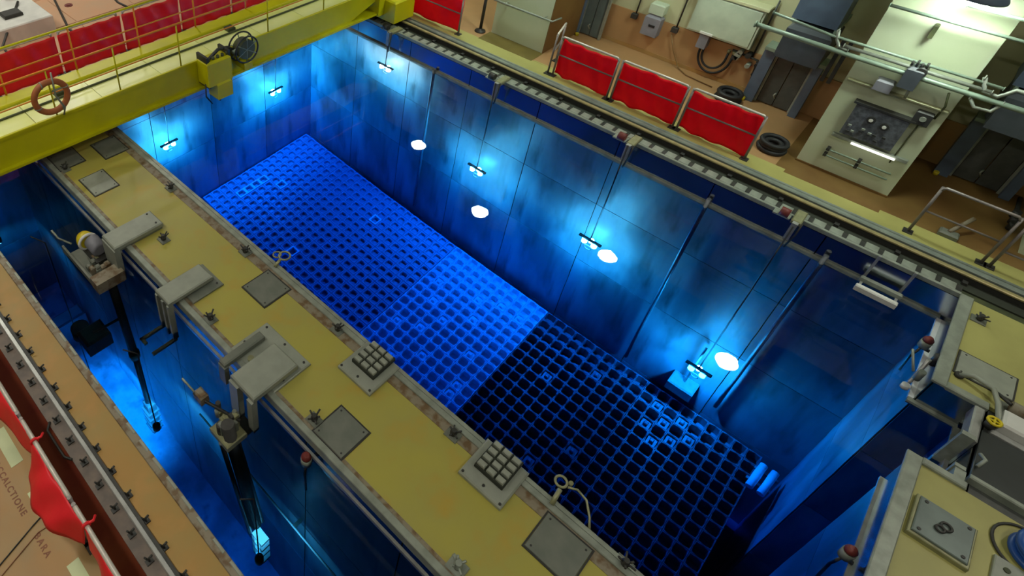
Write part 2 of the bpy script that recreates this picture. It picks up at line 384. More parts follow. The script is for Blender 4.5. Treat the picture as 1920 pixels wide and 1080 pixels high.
def pool_lamp(x, y, z, ax, zt, label, watts=UW, hook=True):
    """underwater floodlight: a dark bar across the top, a bright lens, a lower ring, hung on a cable"""
    t = thing('underwater_lamp', (x, y, z), label, 'underwater lamp', 'underwater floodlights hung along the pool walls')
    dx, dy = (0, 1) if ax == 'y' else (1, 0)
    MB().box(x-0.26*dx-0.035, x+0.26*dx+0.035, y-0.26*dy-0.035, y+0.26*dy+0.035, z+0.10, z+0.16).build('housing_bar', M['dark'], t)
    for s_ in (-1, 1):
        MB().lathe((x+s_*0.13*dx, y+s_*0.13*dy, z-0.02), [(0.03, 0.12), (0.07, 0.08), (0.07, -0.06), (0.04, -0.1)], 14).build('lamp_lens', M['bulb'], t)
    MB().torus((x-0.0, y, z-0.26), 0.09, 0.015, 18, 6, 'x' if ax == 'y' else 'y').build('ring', M['rim'], t)
    MB().tube([(x, y, z+0.14), (x+0.02, y, (z+zt)/2), (x, y, zt)], 0.018, 6).build('cable', M['black'], t)
    nx, ny = (-1, 0) if ax == 'y' else (0, -1)
    point('lamp_light', (x-0.12*nx, y-0.12*ny, z-0.05), watts*0.55, (0.93, 0.98, 1.0), 0.07, t)
    l = bpy.data.lights.new('lamp_beam', 'SPOT'); l.energy = watts*1.25; l.spot_size = 2.0; l.spot_blend = 1.0; l.shadow_soft_size = 0.06; l.color = (0.93, 0.98, 1.0)
    o = bpy.data.objects.new('lamp_beam', l); COL.objects.link(o); o.parent = t; o.location = (-0.1*nx, -0.1*ny, -0.08)
    o.rotation_euler = Vector((-0.35*nx, -0.35*ny, -1)).to_track_quat('-Z', 'Y').to_euler()
    return t
pool_lamp(12.88, 10.57, -1.5, 'y', 0.1, 'underwater lamp nearest the crane, hung on a short cable', UW*0.9)
pool_lamp(12.85, 6.93, -4.34, 'y', 0.1, 'underwater lamp on the far wall, second from the crane', UW)
pool_lamp(12.85, 3.45, -4.53, 'y', 0.1, 'underwater lamp on the far wall between second and third clamps', UW*1.1)
pool_lamp(11.34, 13.8, -4.77, 'x', 0.1, 'underwater lamp on the rear wall under the hoist', UW)
pool_lamp(7.27, 13.8, -4.73, 'x', 0.1, 'underwater lamp on the rear wall beside the ochre walkway', UW)
pool_lamp(12.75, 0.1, -7.0, 'y', 0.1, 'small deep underwater lamp low on the far wall', UW*0.75)

# ------------------------------------------------------------------ fuel racks on the pool bottom
ZR = -9.15
def cell_mesh(px, py, hole, depth, chamfer):
    """one storage cell: a square tube with a rolled lead-in rim, rounded inside, closed by the assembly standing in it"""
    ox, oy = px/2 - 0.003, py/2 - 0.003
    def sq(x, y, z): return [(x,0,z),(x,y,z),(0,y,z),(-x,y,z),(-x,0,z),(-x,-y,z),(0,-y,z),(x,-y,z)]
    def rd(r_, z, c=0.84): return [(r_,0,z),(r_*c,r_*c,z),(0,r_,z),(-r_*c,r_*c,z),(-r_,0,z),(-r_*c,-r_*c,z),(0,-r_,z),(r_*c,-r_*c,z)]
    v = sq(ox, oy, -1.0) + sq(ox, oy, -chamfer) + sq(ox-(ox-hole)*.3, oy-(oy-hole)*.3, 0) + rd(hole+(ox-hole)*.35, 0, .92) + rd(hole, -chamfer) + rd(hole, -depth)
    f = []
    for i in range(5):
        for k in range(8):
            l = (k+1) % 8; f.append((i*8+k, i*8+l, (i+1)*8+l, (i+1)*8+k))
    f.append(tuple(range(40, 48)))
    return MB().add(v, f)

def rack(x0, y0, nx, ny, px, py, hole, material, label, special=(), plugs=(), chamfer=0.02, depth=0.24):
    t = thing('fuel_rack', (x0 + nx*px/2, y0 + ny*py/2, ZB), label, 'storage rack', 'square celled racks on the pool bottom')
    MB().box(x0, x0+nx*px, y0, y0+ny*py, ZB, ZR-1.0).build('base', M['rackC'], t)
    me = None
    for i in range(nx):
        for j in range(ny):
            loc = (x0 + (i+.5)*px, y0 + (j+.5)*py, ZR)
            if me is None:
                o = cell_mesh(px, py, hole, depth, chamfer).build('cell', material, t); o.location = Vector(loc) - wloc(t); me = o.data
                # geometry was made about the origin
                for vtx in me.vertices: vtx.co += wloc(t)
                o.location = Vector(loc) - wloc(t)
            else: quadobj('cell', me, t, loc)
    for (i, j) in special:
        cx_, cy_ = x0+(i+.5)*px, y0+(j+.5)*py
        m = MB()
        for (ax_, ay_, bx_, by_) in ((-1,-1,1,-.74), (-1,.74,1,1), (-1,-.74,-.74,.74), (.74,-.74,1,.74)):
            m.box(cx_+ax_*px/2, cx_+bx_*px/2, cy_+ay_*py/2, cy_+by_*py/2, ZR, ZR+0.04)
        m.build('cell_rim', M['rim'], t, label='bright white rim on one cell')
    for (i, j) in plugs:
        cx_, cy_ = x0+(i+.5)*px, y0+(j+.5)*py
        MB().box(cx_-px*.36, cx_+px*.36, cy_-py*.36, cy_+py*.36, ZR-0.5, ZR-0.06).bbox(cx_-.05, cx_+.05, cy_-.05, cy_+.05, ZR-0.06, ZR+0.03).build('cell_plug', material, t)
    return t
PX = 0.31
X0 = 12.95 - 15*PX
rack(X0, 7.09+12*0.29, 15, 12, PX, 0.29, 0.107, M['rackA'], 'dull rack with thick round-cornered cells against the rear wall, four white rims',
     special=[(3, 9), (4, 9), (5, 9), (6, 9), (7, 7)], depth=0.14)
rack(X0, 7.09, 15, 12, PX, 0.29, 0.107, M['rackA'], 'dull rack with thick round-cornered cells between the rear rack and the bright rack',
     special=[(2, 11), (11, 8)], depth=0.14)
rack(X0, 3.81, 15, 11, PX, 0.297, 0.130, M['rackB'], 'brightest rack, pale thin-walled cells in the middle of the pool bottom',
     plugs=[(2, 1), (4, 9), (5, 7), (3, 5), (7, 6), (8, 8), (9, 4), (11, 5), (12, 1), (12, 3), (6, 2), (3, 1), (1, 7), (10, 9)])
rack(X0, 0.84, 15, 10, PX, 0.296, 0.139, M['rackC'], 'dark thin-walled rack next to the brightest rack', plugs=[(2, 3), (9, 6), (12, 3), (5, 1)], depth=0.34)
rack(X0, -1.9, 15, 9, PX, 0.304, 0.140, M['rackC'], 'dark thin-walled rack next to the end wall of the pool', plugs=[(11, 7), (12, 6), (13, 5), (12, 4), (11, 5), (13, 7), (10, 6)], depth=0.34)
# racks under the walkway edge, out of sight from above: cells joined
for (y0, n, lab) in ((7.09, 24, 'dull rack half hidden below the walkway edge, beside the rear wall'), (0.84, 21, 'dark rack hidden below the middle of the walkway edge'), (-1.9, 9, 'dark rack hidden below the walkway edge by the end wall')):
    t = thing('fuel_rack', (6.6, y0, ZB), lab, 'storage rack', 'square celled racks on the pool bottom')
    m = MB(); base = cell_mesh(PX, 0.292, 0.12, 0.5, 0.02)
    for i in range(10):
        for j in range(n):
            m.add([(v[0]+5.15+(i+.5)*PX, v[1]+y0+(j+.5)*0.29, v[2]+ZR) for v in base.v], base.f)
    m.build('cell_block', M['rackC'] if y0 < 7 else M['rackA'], t, kind='stuff')

# canister lying on the racks by the end wall, and small deep fittings
t = thing('canister', (12.45, -2.05, ZR), 'pair of shiny blue lit tubes lying on the rack corner by the end wall', 'tube')
for k, yy in enumerate((-1.92, -2.16)):
    MB().tube([(12.0, yy, ZR+0.12), (12.7, yy-0.06, ZR+0.14)], 0.085, 14).build('tube', M['rim'], t)
MB().box(12.2, 12.26, -2.3, -1.8, ZR+0.0, ZR+0.05).box(12.55, 12.61, -2.35, -1.85, ZR+0.0, ZR+0.06).build('cradle', M['steel'], t)

t = thing('sampling_box', (12.95, 0.2, -8.6), 'small steel sampling box low on the far wall below the deepest lamp', 'box')
MB().bbox(12.75, 13.18, -0.1, 0.5, -8.6, -8.2, 0.04).build('body', M['steel'], t)
MB().tube([(13.0, 0.2, -8.2), (13.0, 0.2, -6.6), (13.12, 0.2, -6.4)], 0.025, 8).build('pipe', M['steel'], t)
for (x0, x1, y, z0, z1, lb) in ((13.1, 13.1, 9.0, -8.9, -0.5, 'thin vertical pipe on the far wall near the second clamp'), (13.1, 13.1, 1.6, -9.0, -0.4, 'thin vertical pipe on the far wall between third and fourth clamps'),
                            (13.1, 13.1, -0.6, -8.6, -0.4, 'thin vertical pipe on the far wall behind the deep sampling box')):
    m = MB().tube([(x0, y, z0), (x1, y, z1)], 0.045, 8)
    m.build('wall_pipe', M['rackC'], None, lb, 'pipe', 'vertical pipes on the pool walls')

# ------------------------------------------------------------------ kerbs of the basins
k = MB().bbox(4.75, 4.84, -2.5, 14.1, 0.0, 0.035, 0.01).box(4.84, 4.90, -2.5, 14.1, -0.12, 0.035)
k.build('trim_1', M['palesteel'], kind='structure')
MB().box(4.60, 4.75, -2.5, 14.1, 0.0, 0.006).build('trim_2', M['kerb'], kind='structure')
MB().bbox(3.14, 3.24, -2.0, 14.1, -0.14, 0.03, 0.01).build('trim_3', M['palesteel'], kind='structure')
MB().box(3.24, 3.30, -2.0, 14.1, 0.0, 0.006).build('trim_4', M['kerb'], kind='structure')
MB().box(3.10, 3.14, -2.0, 14.1, -0.32, -0.26).build('trim_5', M['steel'], kind='structure')
tr = MB().bbox(1.33, 1.45, -2.0, 22, -0.1, 0.02, 0.01).build('trim_6', M['kerb'], kind='structure')
me = None
for i in range(40):
    y = 1.0 + i*0.34
    if me is None:
        o = MB().bbox(-0.03, 0.018, -0.11, 0.11, 0, 0.028, 0.01).build('kerb_block', M['lightplate'], tr); o.location = (1.43, y, 0.0); me = o.data
    else: quadobj('kerb_block', me, tr, (1.43, y, 0.0))
# end wall kerbs
MB().bbox(10.72, 13.2, -2.62, -2.44, 0.0, 0.05, 0.015).build('trim_7', M['palesteel'], kind='structure')
MB().bbox(4.85, 9.12, -2.62, -2.44, 0.0, 0.05, 0.015).build('trim_8', M['palesteel'], kind='structure')
MB().bbox(10.72, 10.86, -3.12, -2.62, -0.02, 0.05, 0.015).build('trim_9', M['palesteel'], kind='structure')
MB().bbox(9.02, 9.14, -3.1, -2.62, -0.02, 0.05, 0.015).build('trim_10', M['palesteel'], kind='structure')
MB().bbox(9.24, 9.32, -7, -3.1, -0.06, 0.06, 0.015).build('trim_11', M['palesteel'], kind='structure')
# pale strips along the waterline
MB().box(13.12, 13.19, -2.45, 14.08, -0.66, -0.56).build('trim_12', M['palesteel'], kind='structure')
MB().box(10.86, 13.12, -2.49, -2.42, -0.66, -0.58).build('trim_13', M['rim'], kind='structure')
MB().box(10.76, 10.84, -3.06, -2.42, -0.66, -0.58).build('trim_14', M['palesteel'], kind='structure')
MB().box(9.95, 10.76, -3.09, -3.02, -0.66, -0.58).build('trim_15', M['palesteel'], kind='structure')
MB().box(5.0, 9.02, -2.49, -2.44, -0.66, -0.6).build('trim_16', M['steel'], kind='structure')

# slotted extraction duct along the far kerb: cover plates with open slots between them
t = thing('kerb_duct', (13.33, 6, -0.1), 'long pale slotted duct of short plates along the far pool edge', 'duct')
MB().box(13.2, 13.47, -2.45, 14.0, -0.1, -0.01).build('body', M['dark'], t)
MB().bbox(13.19, 13.25, -2.45, 14.0, -0.06, 0.03, 0.01).build('edge_strip', M['palesteel'], t)
me = None
for i in range(56):
    y = -2.25 + i*0.29
    if me is None:
        o = MB().bbox(-0.10, 0.10, -0.105, 0.105, 0, 0.03, 0.008).build('cover_plate', M['palesteel'], t); me = o.data
        for vtx in me.vertices: vtx.co += wloc(t)
        o.location = Vector((13.36, y, -0.008)) - wloc(t)
    else: quadobj('cover_plate', me, t, (13.36, y, -0.008 + (0.006 if i % 4 == 0 else 0)))
# crane rail, channel and duct
t = thing('crane_rail', (13.77, 2, -0.1), 'yellowed crane rail in a dark channel along the far side of the pool', 'rail')
MB().box(13.50, 14.0, -8.9, 14.1, -0.098, -0.07).build('sole_plate', M['gap'], t)
MB().box(13.745, 13.795, -8.9, 14.1, -0.07, 0.05).build('web', M['dark'], t)
MB().bbox(13.725, 13.815, -8.9, 14.1, 0.05, 0.09, 0.015).build('rail_head', M['rail'], t)
m = MB()
for i in range(22): m.box(13.62, 13.72, -8.5+i, -8.42+i, -0.07, -0.02).box(13.82, 13.92, -8.5+i, -8.42+i, -0.07, -0.02)
m.build('rail_clip', M['dark'], t, kind='stuff')
t = thing('cable_duct', (14.1, 2, -0.1), 'grey green cable duct beside the crane rail', 'duct')
MB().bbox(14.0, 14.12, -8.9, 14.1, -0.098, 0.03, 0.02).build('body', M['duct'], t)
MB().tube([(14.17, -8.9, 0.0), (14.17, 14.1, 0.0)], 0.035, 8).build('pipe', M['duct'], t)

# cable clamps on the far kerb that carry the lamps
for i, (y, lab) in enumerate([(10.57, 'steel cable clamp on the far kerb next to the crane'), (6.93, 'steel cable clamp on the far kerb over the second pool lamp'), (3.45, 'steel cable clamp with rusty drum over the third pool lamp'), (0.1, 'steel cable clamp on the far kerb over the deep sampling box')]):
    t = thing('cable_clamp', (13.1, y, 0.0), lab, 'bracket', 'cable clamps on the far pool kerb')
    MB().bbox(12.95, 13.4, y-0.09, y+0.09, 0.02, 0.10, 0.02).build('base', M['brass'], t)
    MB().box(12.86, 12.95, y-0.05, y+0.05, -0.32, 0.09).build('drop_arm', M['steel'], t)
    MB().cyl((13.05, y+0.16, 0.12), 0.09, 0.16, 14, 'y').build('cable_drum', M['rust'] if i > 1 else M['dark'], t)
    MB().box(13.0, 13.15, y+0.12, y+0.42, 0.02, 0.05).build('drum_plate', M['palesteel'], t)
    MB().tube([(12.9, y-0.1, 0.12), (12.88, y-0.1, -0.15), (12.88, y-0.05, -0.5)], 0.02, 6).build('hook', M['dark'], t)
# tray on the far wall at the waterline
t = thing('wall_tray', (13.05, -1.5, -0.55), 'pale double tray hung on the far wall at the waterline near the end wall', 'tray')
MB().bbox(12.78, 12.88, -1.85, -1.2, -0.60, -0.48, 0.02).build('front_tray', M['white'], t)
MB().bbox(12.98, 13.06, -1.85, -1.2, -0.50, -0.40, 0.02).build('rear_tray', M['palesteel'], t)
for yy in (-1.8, -1.25): MB().box(12.8, 13.2, yy-0.02, yy+0.02, -0.53, -0.49).box(13.14, 13.2, yy-0.02, yy+0.02, -0.5, 0.05).build('bracket', M['steel'], t)

# ------------------------------------------------------------------ hatches and boxes on the walkway
def hatch(x0, x1, y0, y1, lab, z=0.0, m='plate'):
    t = thing('hatch_plate', ((x0+x1)/2, (y0+y1)/2, z), lab, 'hatch', 'grey hatch plates in the walkway')
    f = 0.02
    MB().box(x0-f, x1+f, y0-f, y0, z, z+0.012).box(x0-f, x1+f, y1, y1+f, z, z+0.012).box(x0-f, x0, y0, y1, z, z+0.012).box(x1, x1+f, y0, y1, z, z+0.012).build('frame', M['dark'], t)
    MB().bbox(x0+0.004, x1-0.004, y0+0.004, y1-0.004, z, z+0.022, 0.006).build('lid', M[m], t)
    for (a_, b_) in ((.1, .1), (.9, .1), (.1, .9), (.9, .9)):
        MB().cyl((x0+(x1-x0)*a_, y0+(y1-y0)*b_, z+0.022), 0.014, 0.006, 8).build('bolt', M['dark'], t)
    return t
hatch(4.13, 4.69, 5.46, 6.04, 'grey hatch plate on the ochre walkway beside the short tool handle')
hatch(3.26, 3.81, 2.79, 3.34, 'grey hatch plate at the canal edge next to a dark cleat')
hatch(4.15, 4.71, -0.09, 0.52, 'grey hatch plate beside the long tool handle at the pool edge')
hatch(3.41, 3.92, 9.82, 10.48, 'pale grey hatch plate on the walkway nearest the crane, clear of its shadow', m='lightplate')
hatch(4.15, 4.68, 10.75, 11.4, 'grey hatch plate half under the crane beside the pool edge')
hatch(3.26, 3.80, 11.0, 11.6, 'grey hatch plate half under the crane beside the canal edge')

def slot_box(x, y, lab):
    """raised base plate with a block of twelve slotted sockets"""
    t = thing('socket_block', (x, y, 0), lab, 'socket block', 'slotted socket blocks on the walkway')
    MB().bbox(x-0.33, x+0.34, y-0.32, y+0.34, 0.0, 0.07, 0.02).build('base_plate', M['lightplate'], t)
    MB().bbox(x-0.13, x+0.36, y-0.20, y+0.24, 0.07, 0.15, 0.01).build('block', M['gap'], t)
    for i in range(3):
        for j in range(4):
            xx, yy = x-0.115+j*0.122, y-0.185+i*0.145
            MB().bbox(xx, xx+0.075, yy, yy+0.115, 0.15, 0.20, 0.01).build('socket', M['lightplate'], t)
    for (a_, b_) in ((-.29, -.28), (-.29, .30), (-.25, 0.0)):
        MB().cyl((x+a_, y+b_, 0.07), 0.02, 0.012, 8).build('bolt', M['dark'], t)
slot_box(4.55, 3.49, 'grey twelve-socket block at the pool edge beside the brightest rack')
slot_box(4.60, 1.27, 'grey twelve-socket block at the pool edge beside the dark racks')

def cleat(x, y, lab, s=1.0, m='dark'):
    t = thing('deck_cleat', (x, y, 0), lab, 'cleat', 'small dark pronged cleats along the walkway edges')
    MB().bbox(x-0.075*s, x+0.075*s, y-0.09*s, y+0.09*s, 0, 0.025, 0.01).build('base', M[m if m != 'dark' else 'plate'], t)
    rnd = random.Random(int(x*100+y*10))
    for k in range(5):
        an = k*2*PI/5 + rnd.random(); l_ = s*(0.06+0.05*rnd.random())
        MB().tube([(x, y, 0.03), (x+0.5*l_*math.cos(an), y+0.5*l_*math.sin(an), 0.09), (x+l_*math.cos(an), y+l_*math.sin(an), 0.10+0.04*rnd.random())], 0.012*s, 6).build('prong', M[m], t)
    MB().lathe((x, y, 0.025), [(0.04*s, 0), (0.045*s, 0.05), (0.025*s, 0.07), (0.03*s, 0.11)], 10).build('stem', M[m], t)
for (x, y, lab) in [(4.64, 9.03, 'dark pronged cleat at the pool edge nearest the crane'), (4.66, 6.65, 'dark pronged cleat at the pool edge before the short tool handle'),
                    (4.70, 4.32, 'dark pronged cleat at the pool edge before the first socket block'), (4.65, 1.98, 'dark pronged cleat at the pool edge between the socket blocks'),
                    (4.85, -0.42, 'dark pronged cleat at the pool edge past the last hatch plate'), (3.33, 5.86, 'dark pronged cleat at the canal edge between the two brackets'),
                    (3.38, 3.45, 'dark pronged cleat at the canal edge touching the grey hatch plate'), (3.36, 11.0, 'dark pronged cleat at the canal edge below the crane'),
                    (3.75, 7.9, 'dark pronged cleat beside the long top of the yellow motor bracket'), (12.73, -2.75, 'dark pronged cleat on the pale yellow deck at the far pool corner')]:
    cleat(x, y, lab, 1.15)
cleat(3.36, 0.93, 'pale two-pronged cleat at the canal edge farthest from the crane', 1.3, 'palesteel')

# tool handles hanging in the pool from the walkway kerb
t = thing('hanging_tool', (4.95, 6.0, 0.0), 'short khaki looped tool handle over the pool edge by a hatch plate', 'tool handle')
MB().torus((5.06, 6.03, 0.12), 0.10, 0.018, 20, 8, 'z').build('loop', M['brass'], t)
MB().tube([(4.8, 6.0, 0.05), (4.97, 6.02, 0.12)], 0.03, 8).build('stem', M['brass'], t)
MB().torus((4.98, 6.14, 0.12), 0.07, 0.015, 16, 6, 'z').build('ring', M['brass'], t)
t = thing('hanging_tool', (4.95, 0.55, 0.0), 'khaki ring-ended tool handle with a long bent rod over the pool edge', 'tool handle')
MB().torus((5.09, 0.60, 0.16), 0.075, 0.018, 20, 8, 'z').build('loop', M['brass'], t)
MB().tube([(4.80, 0.54, 0.06), (5.0, 0.56, 0.15)], 0.032, 8).build('stem', M['brass'], t)
MB().tube([(5.08, 0.5, 0.17), (5.15, 0.40, 0.16), (5.14, 0.26, 0.12), (5.02, 0.13, 0.05), (4.90, 0.06, 0.02)], 0.016, 6).build('rod', M['brass'], t)
MB().cyl((5.16, 0.50, 0.12), 0.03, 0.06, 10).build('knob', M['brass'], t)

# ------------------------------------------------------------------ brackets hooked over the canal side
def bolt_row(t, pts, z):
    for (x, y) in pts: MB().cyl((x, y, z), 0.02, 0.012, 8).build('bolt', M['dark'], t)
t = thing('canal_bracket', (3.4, 8.4, 0), 'grey bracket nearest the crane carrying the yellow motor over the canal', 'bracket', 'hook brackets over the canal edge')
MB().bbox(2.92, 3.92, 8.16, 8.62, 0.06, 0.15, 0.02).build('top_plate', M['lightplate'], t)
MB().box(2.90, 3.02, 8.16, 8.62, -0.75, 0.06).build('hook_plate', M['lightplate'], t)
for yy in (8.18, 8.56): MB().box(2.96, 3.9, yy, yy+0.05, 0.0, 0.06).build('rib', M['plate'], t)
bolt_row(t, [(3.82, 8.55), (3.82, 8.24)], 0.15)
t = thing('canal_bracket', (3.4, 6.6, 0), 'grey bracket with an empty two-armed frame over the canal', 'bracket', 'hook brackets over the canal edge')
MB().bbox(3.3, 3.92, 6.30, 6.92, 0.0, 0.04, 0.01).build('base_plate', M['plate'], t)
MB().bbox(2.94, 3.82, 6.46, 6.86, 0.08, 0.17, 0.02).build('top_plate', M['lightplate'], t)
for yy in (6.46, 6.62, 6.80): MB().box(2.92, 3.02, yy, yy+0.06, -0.86, 0.08).build('hook_arm', M['lightplate'], t)
MB().box(2.5, 2.98, 6.44, 6.50, -0.9, -0.84).box(2.5, 2.98, 6.82, 6.88, -0.9, -0.84).box(2.5, 2.56, 6.72, 6.88, -0.9, -0.84).build('fork', M['brass'], t)
bolt_row(t, [(3.84, 6.38), (3.84, 6.84), (3.7, 6.84)], 0.04)
t = thing('canal_bracket', (3.4, 4.6, 0), 'largest grey bracket on a bolted square plate beside the first socket block', 'bracket', 'hook brackets over the canal edge')
MB().bbox(3.22, 3.95, 4.14, 5.18, 0.0, 0.05, 0.015).build('base_plate', M['lightplate'], t)
MB().bbox(2.88, 3.72, 4.18, 4.72, 0.09, 0.20, 0.02).build('wide_arm', M['lightplate'], t)
MB().bbox(2.92, 3.70, 4.92, 5.06, 0.07, 0.17, 0.02).build('narrow_arm', M['plate'], t)
MB().box(2.84, 2.94, 4.18, 4.30, -0.7, 0.1).box(2.84, 2.94, 4.52, 4.72, -0.75, 0.1).build('hook_plate', M['lightplate'], t)
MB().box(2.90, 2.98, 4.90, 5.06, -0.3, 0.1).build('side_hook', M['plate'], t)
MB().box(2.7, 2.92, 4.24, 4.62, -0.78, -0.72).build('foot', M['plate'], t)
MB().cyl((3.32, 4.80, 0.05), 0.05, 0.05, 14).build('bushing', M['brass'], t, label='khaki bushing')
bolt_row(t, [(3.88, 4.22), (3.88, 4.66), (3.88, 5.1), (3.45, 4.2), (3.45, 5.12)], 0.05)

# motor and tray on the first bracket
t = thing('tool_tray', (2.75, 8.6, -0.55), 'brown grey tool tray hung under the bracket nearest the crane', 'tray')
MB().box(2.42, 2.96, 8.05, 8.32, -0.60, -0.36).build('front_box', M['kerb'], t)
MB().box(2.42, 2.96, 8.32, 9.3, -0.60, -0.55).box(2.42, 2.46, 8.32, 9.45, -0.6, -0.42).build('tray_floor', M['plate'], t)
for k in range(9):
    x, y = 2.55+random.random()*.34, 8.4+random.random()*.6
    MB().bbox(x-.04, x+.05, y-.05, y+.05, -0.55, -0.42+random.random()*.1, 0.02).build('fitting', M[random.choice(['plate', 'kerb', 'palesteel', 'brass'])], t)
t = thing('hoist_motor', (2.72, 9.0, -0.3), 'grey motor with a bright yellow end cap over the tool tray', 'motor')
MB().lathe((2.86, 8.74, -0.28), [(0.10, -0.02), (0.15, 0.0), (0.15, 0.30), (0.12, 0.33)], 18, 'y').build('body', M['midgrey'], t)
MB().lathe((2.79, 9.07, -0.28), [(0.17, 0.0), (0.17, 0.1), (0.13, 0.2), (0.05, 0.25)], 18, 'y').build('end_cap', M['yellow'], t, label='bright yellow end cap')
MB().torus((2.80, 9.08, -0.28), 0.165, 0.03, 20, 6, 'y').build('collar', M['white'], t)
MB().box(2.7, 2.96, 8.6, 9.2, -0.56, -0.42).build('mount', M['dark'], t)
MB().tube([(2.55, 9.25, -0.3), (2.42, 9.5, -0.25), (2.38, 9.62, -0.1)], 0.02, 6).build('lever', M['palesteel'], t)

def pole(t, pts, r, m='dark'): return MB().tube(pts, r, 10).build('pole', M[m], t)
t = thing('handling_tool', (2.7, 8.2, -6), 'long dark handling pole hung below the tool tray into the canal', 'handling tool', 'long handling tools in the canal')
pole(t, [(2.72, 8.18, -0.6), (2.66, 7.8, -3.4)], 0.085)
MB().tube([(2.66, 7.8, -3.4), (2.62, 7.62, -5.2)], 0.06, 10).build('lower_pole', M['rackC'], t)
MB().cyl((2.66, 7.8, -3.3), 0.11, 0.2, 12).build('collar', M['greengrey'], t)
MB().bbox(2.54, 2.72, 7.5, 7.72, -6.6, -5.2, 0.03).build('gripper', M['rackB'], t)
for k in range(4): MB().box(2.50, 2.76, 7.47, 7.75, -5.6-k*0.28, -5.55-k*0.28).build('band', M['rim'], t)
t = thing('handling_tool', (2.5, 4.2, -5), 'thick twin handling pole below the largest bracket with a white slotted foot', 'handling tool', 'long handling tools in the canal')
pole(t, [(2.50, 4.33, -0.2), (2.54, 3.9, -3.6)], 0.10)
MB().tube([(2.38, 4.36, -0.6), (2.42, 3.92, -3.8)], 0.04, 8).build('side_pole', M['rackC'], t)
MB().tube([(2.60, 4.28, -0.6), (2.64, 3.86, -3.6)], 0.04, 8).build('side_pole', M['rackC'], t)
ft = MB()
for (y0_, y1_) in ((3.64, 3.70), (3.84, 3.90)): ft.box(2.44, 2.60, y0_, y1_, -4.9, -3.9)
for zz in (-3.95, -4.25, -4.55, -4.9): ft.box(2.44, 2.60, 3.64, 3.90, zz, zz+0.07)
ft.build('slotted_foot', M['rim'], t, label='bright white slotted foot')
t = thing('drive_head', (2.55, 4.45, -0.4), 'cluttered steel drive head on the largest bracket over the canal', 'drive head')
MB().bbox(2.36, 2.72, 4.18, 4.62, -0.62, -0.5, 0.02).build('deck_plate', M['brass'], t)
for k in range(14):
    x, y = 2.42+random.random()*.3, 4.22+random.random()*.5
    h = 0.1+random.random()*.2
    (MB().cyl((x, y, -0.5), 0.03+random.random()*.03, h, 10) if k % 2 else MB().bbox(x-.04, x+.03, y-.05, y+.04, -0.5, -0.5+h, 0.01)).build('fitting', M[random.choice(['kerb', 'palesteel', 'brass', 'dark', 'plate'])], t)
MB().tube([(2.7, 4.3, -0.3), (2.5, 4.85, -0.25), (2.42, 5.05, -0.15)], 0.025, 8).build('arm', M['dark'], t)
MB().bbox(2.42, 2.56, 4.86, 5.06, -0.3, -0.12, 0.03).build('gearbox', M['kerb'], t)
MB().tube([(2.45, 5.0, -0.2), (2.40, 5.3, -0.05)], 0.018, 6).build('lever', M['palesteel'], t)
MB().tube([(2.75, 4.4, -0.3), (2.62, 4.42, -0.32)], 0.05, 10).build('shaft', M['palesteel'], t)
# dark underwater carriage and canal fittings
t = thing('transfer_carriage', (1.9, 8.3, -5.2), 'dark carriage hanging in the canal water by the first handling pole', 'carriage')
MB().bbox(2.0, 2.5, 8.3, 8.75, -3.2, -2.7, 0.05).build('body', M['dark'], t)
MB().cyl((2.12, 8.85, -3.15), 0.18, 0.35, 16).build('drum', M['black'], t)
MB().tube([(2.25, 8.5, -2.7), (2.7, 8.2, -2.2)], 0.03, 6).build('arm', M['dark'], t)
t = thing('canal_sill', (2.3, 11.9, -9.2), 'dark steel sill block across the canal bottom near the bright patch', 'sill')
MB().bbox(1.5, 3.1, 11.9, 12.3, -9.2, -7.8, 0.05).build('sill', M['rackC'], t)
t = thing('canal_shelf', (2.0, 5.4, -6), 'pale steel rail running along the canal wall under water', 'rail')
MB().tube([(3.02, 1.0, -3.9), (3.02, 6.2, -3.9)], 0.02, 6).build('rod', M['rim'], t)
for yy in (1.5, 3.5, 5.5): MB().box(3.02, 3.19, yy-.03, yy+.03, -3.93, -3.87).build('bracket', M['steel'], t)
def canal_lamp(x, y, z, watts, lab):
    t = thing('canal_lamp', (x, y, z), lab, 'underwater lamp', 'small floodlights in the canal')
    MB().lathe((x, y, z), [(0.03, 0.2), (0.07, 0.15), (0.07, 0.0), (0.05, -0.02)], 14).build('housing', M['dark'], t)
    MB().cyl((x, y, z-0.04), 0.045, 0.02, 12).build('lens', M['bulb'], t)
    MB().tube([(x, y, z+0.2), (x, y, -0.3), (x-(0.2 if x < 2.3 else -0.2), y, 0.0)], 0.012, 6).build('cable', M['black'], t)
    l = bpy.data.lights.new('lamp_beam', 'SPOT'); l.energy = watts; l.spot_size = 1.9; l.spot_blend = 0.5; l.shadow_soft_size = 0.05; l.color = (0.93, 0.98, 1.0)
    o = bpy.data.objects.new('lamp_beam', l); COL.objects.link(o); o.parent = t; o.location = (0, 0, -0.08)
canal_lamp(2.2, 9.6, -7.3, UW*0.8, 'small floodlight over the bright blue patch of the canal bottom')
canal_lamp(2.15, 3.3, -3.0, UW*0.10, 'small added floodlight in the canal beside the twin handling pole')  # added lamp that brightens the foot of the twin pole
canal_lamp(2.2, 6.3, -3.4, UW*0.28, 'small added floodlight in the canal between the two handling poles')  # added to raise the general light in the canal
canal_lamp(2.0, 12.9, -4.0, UW*0.12, 'small added floodlight at the crane end of the canal')  # added fill light for this end of the canal

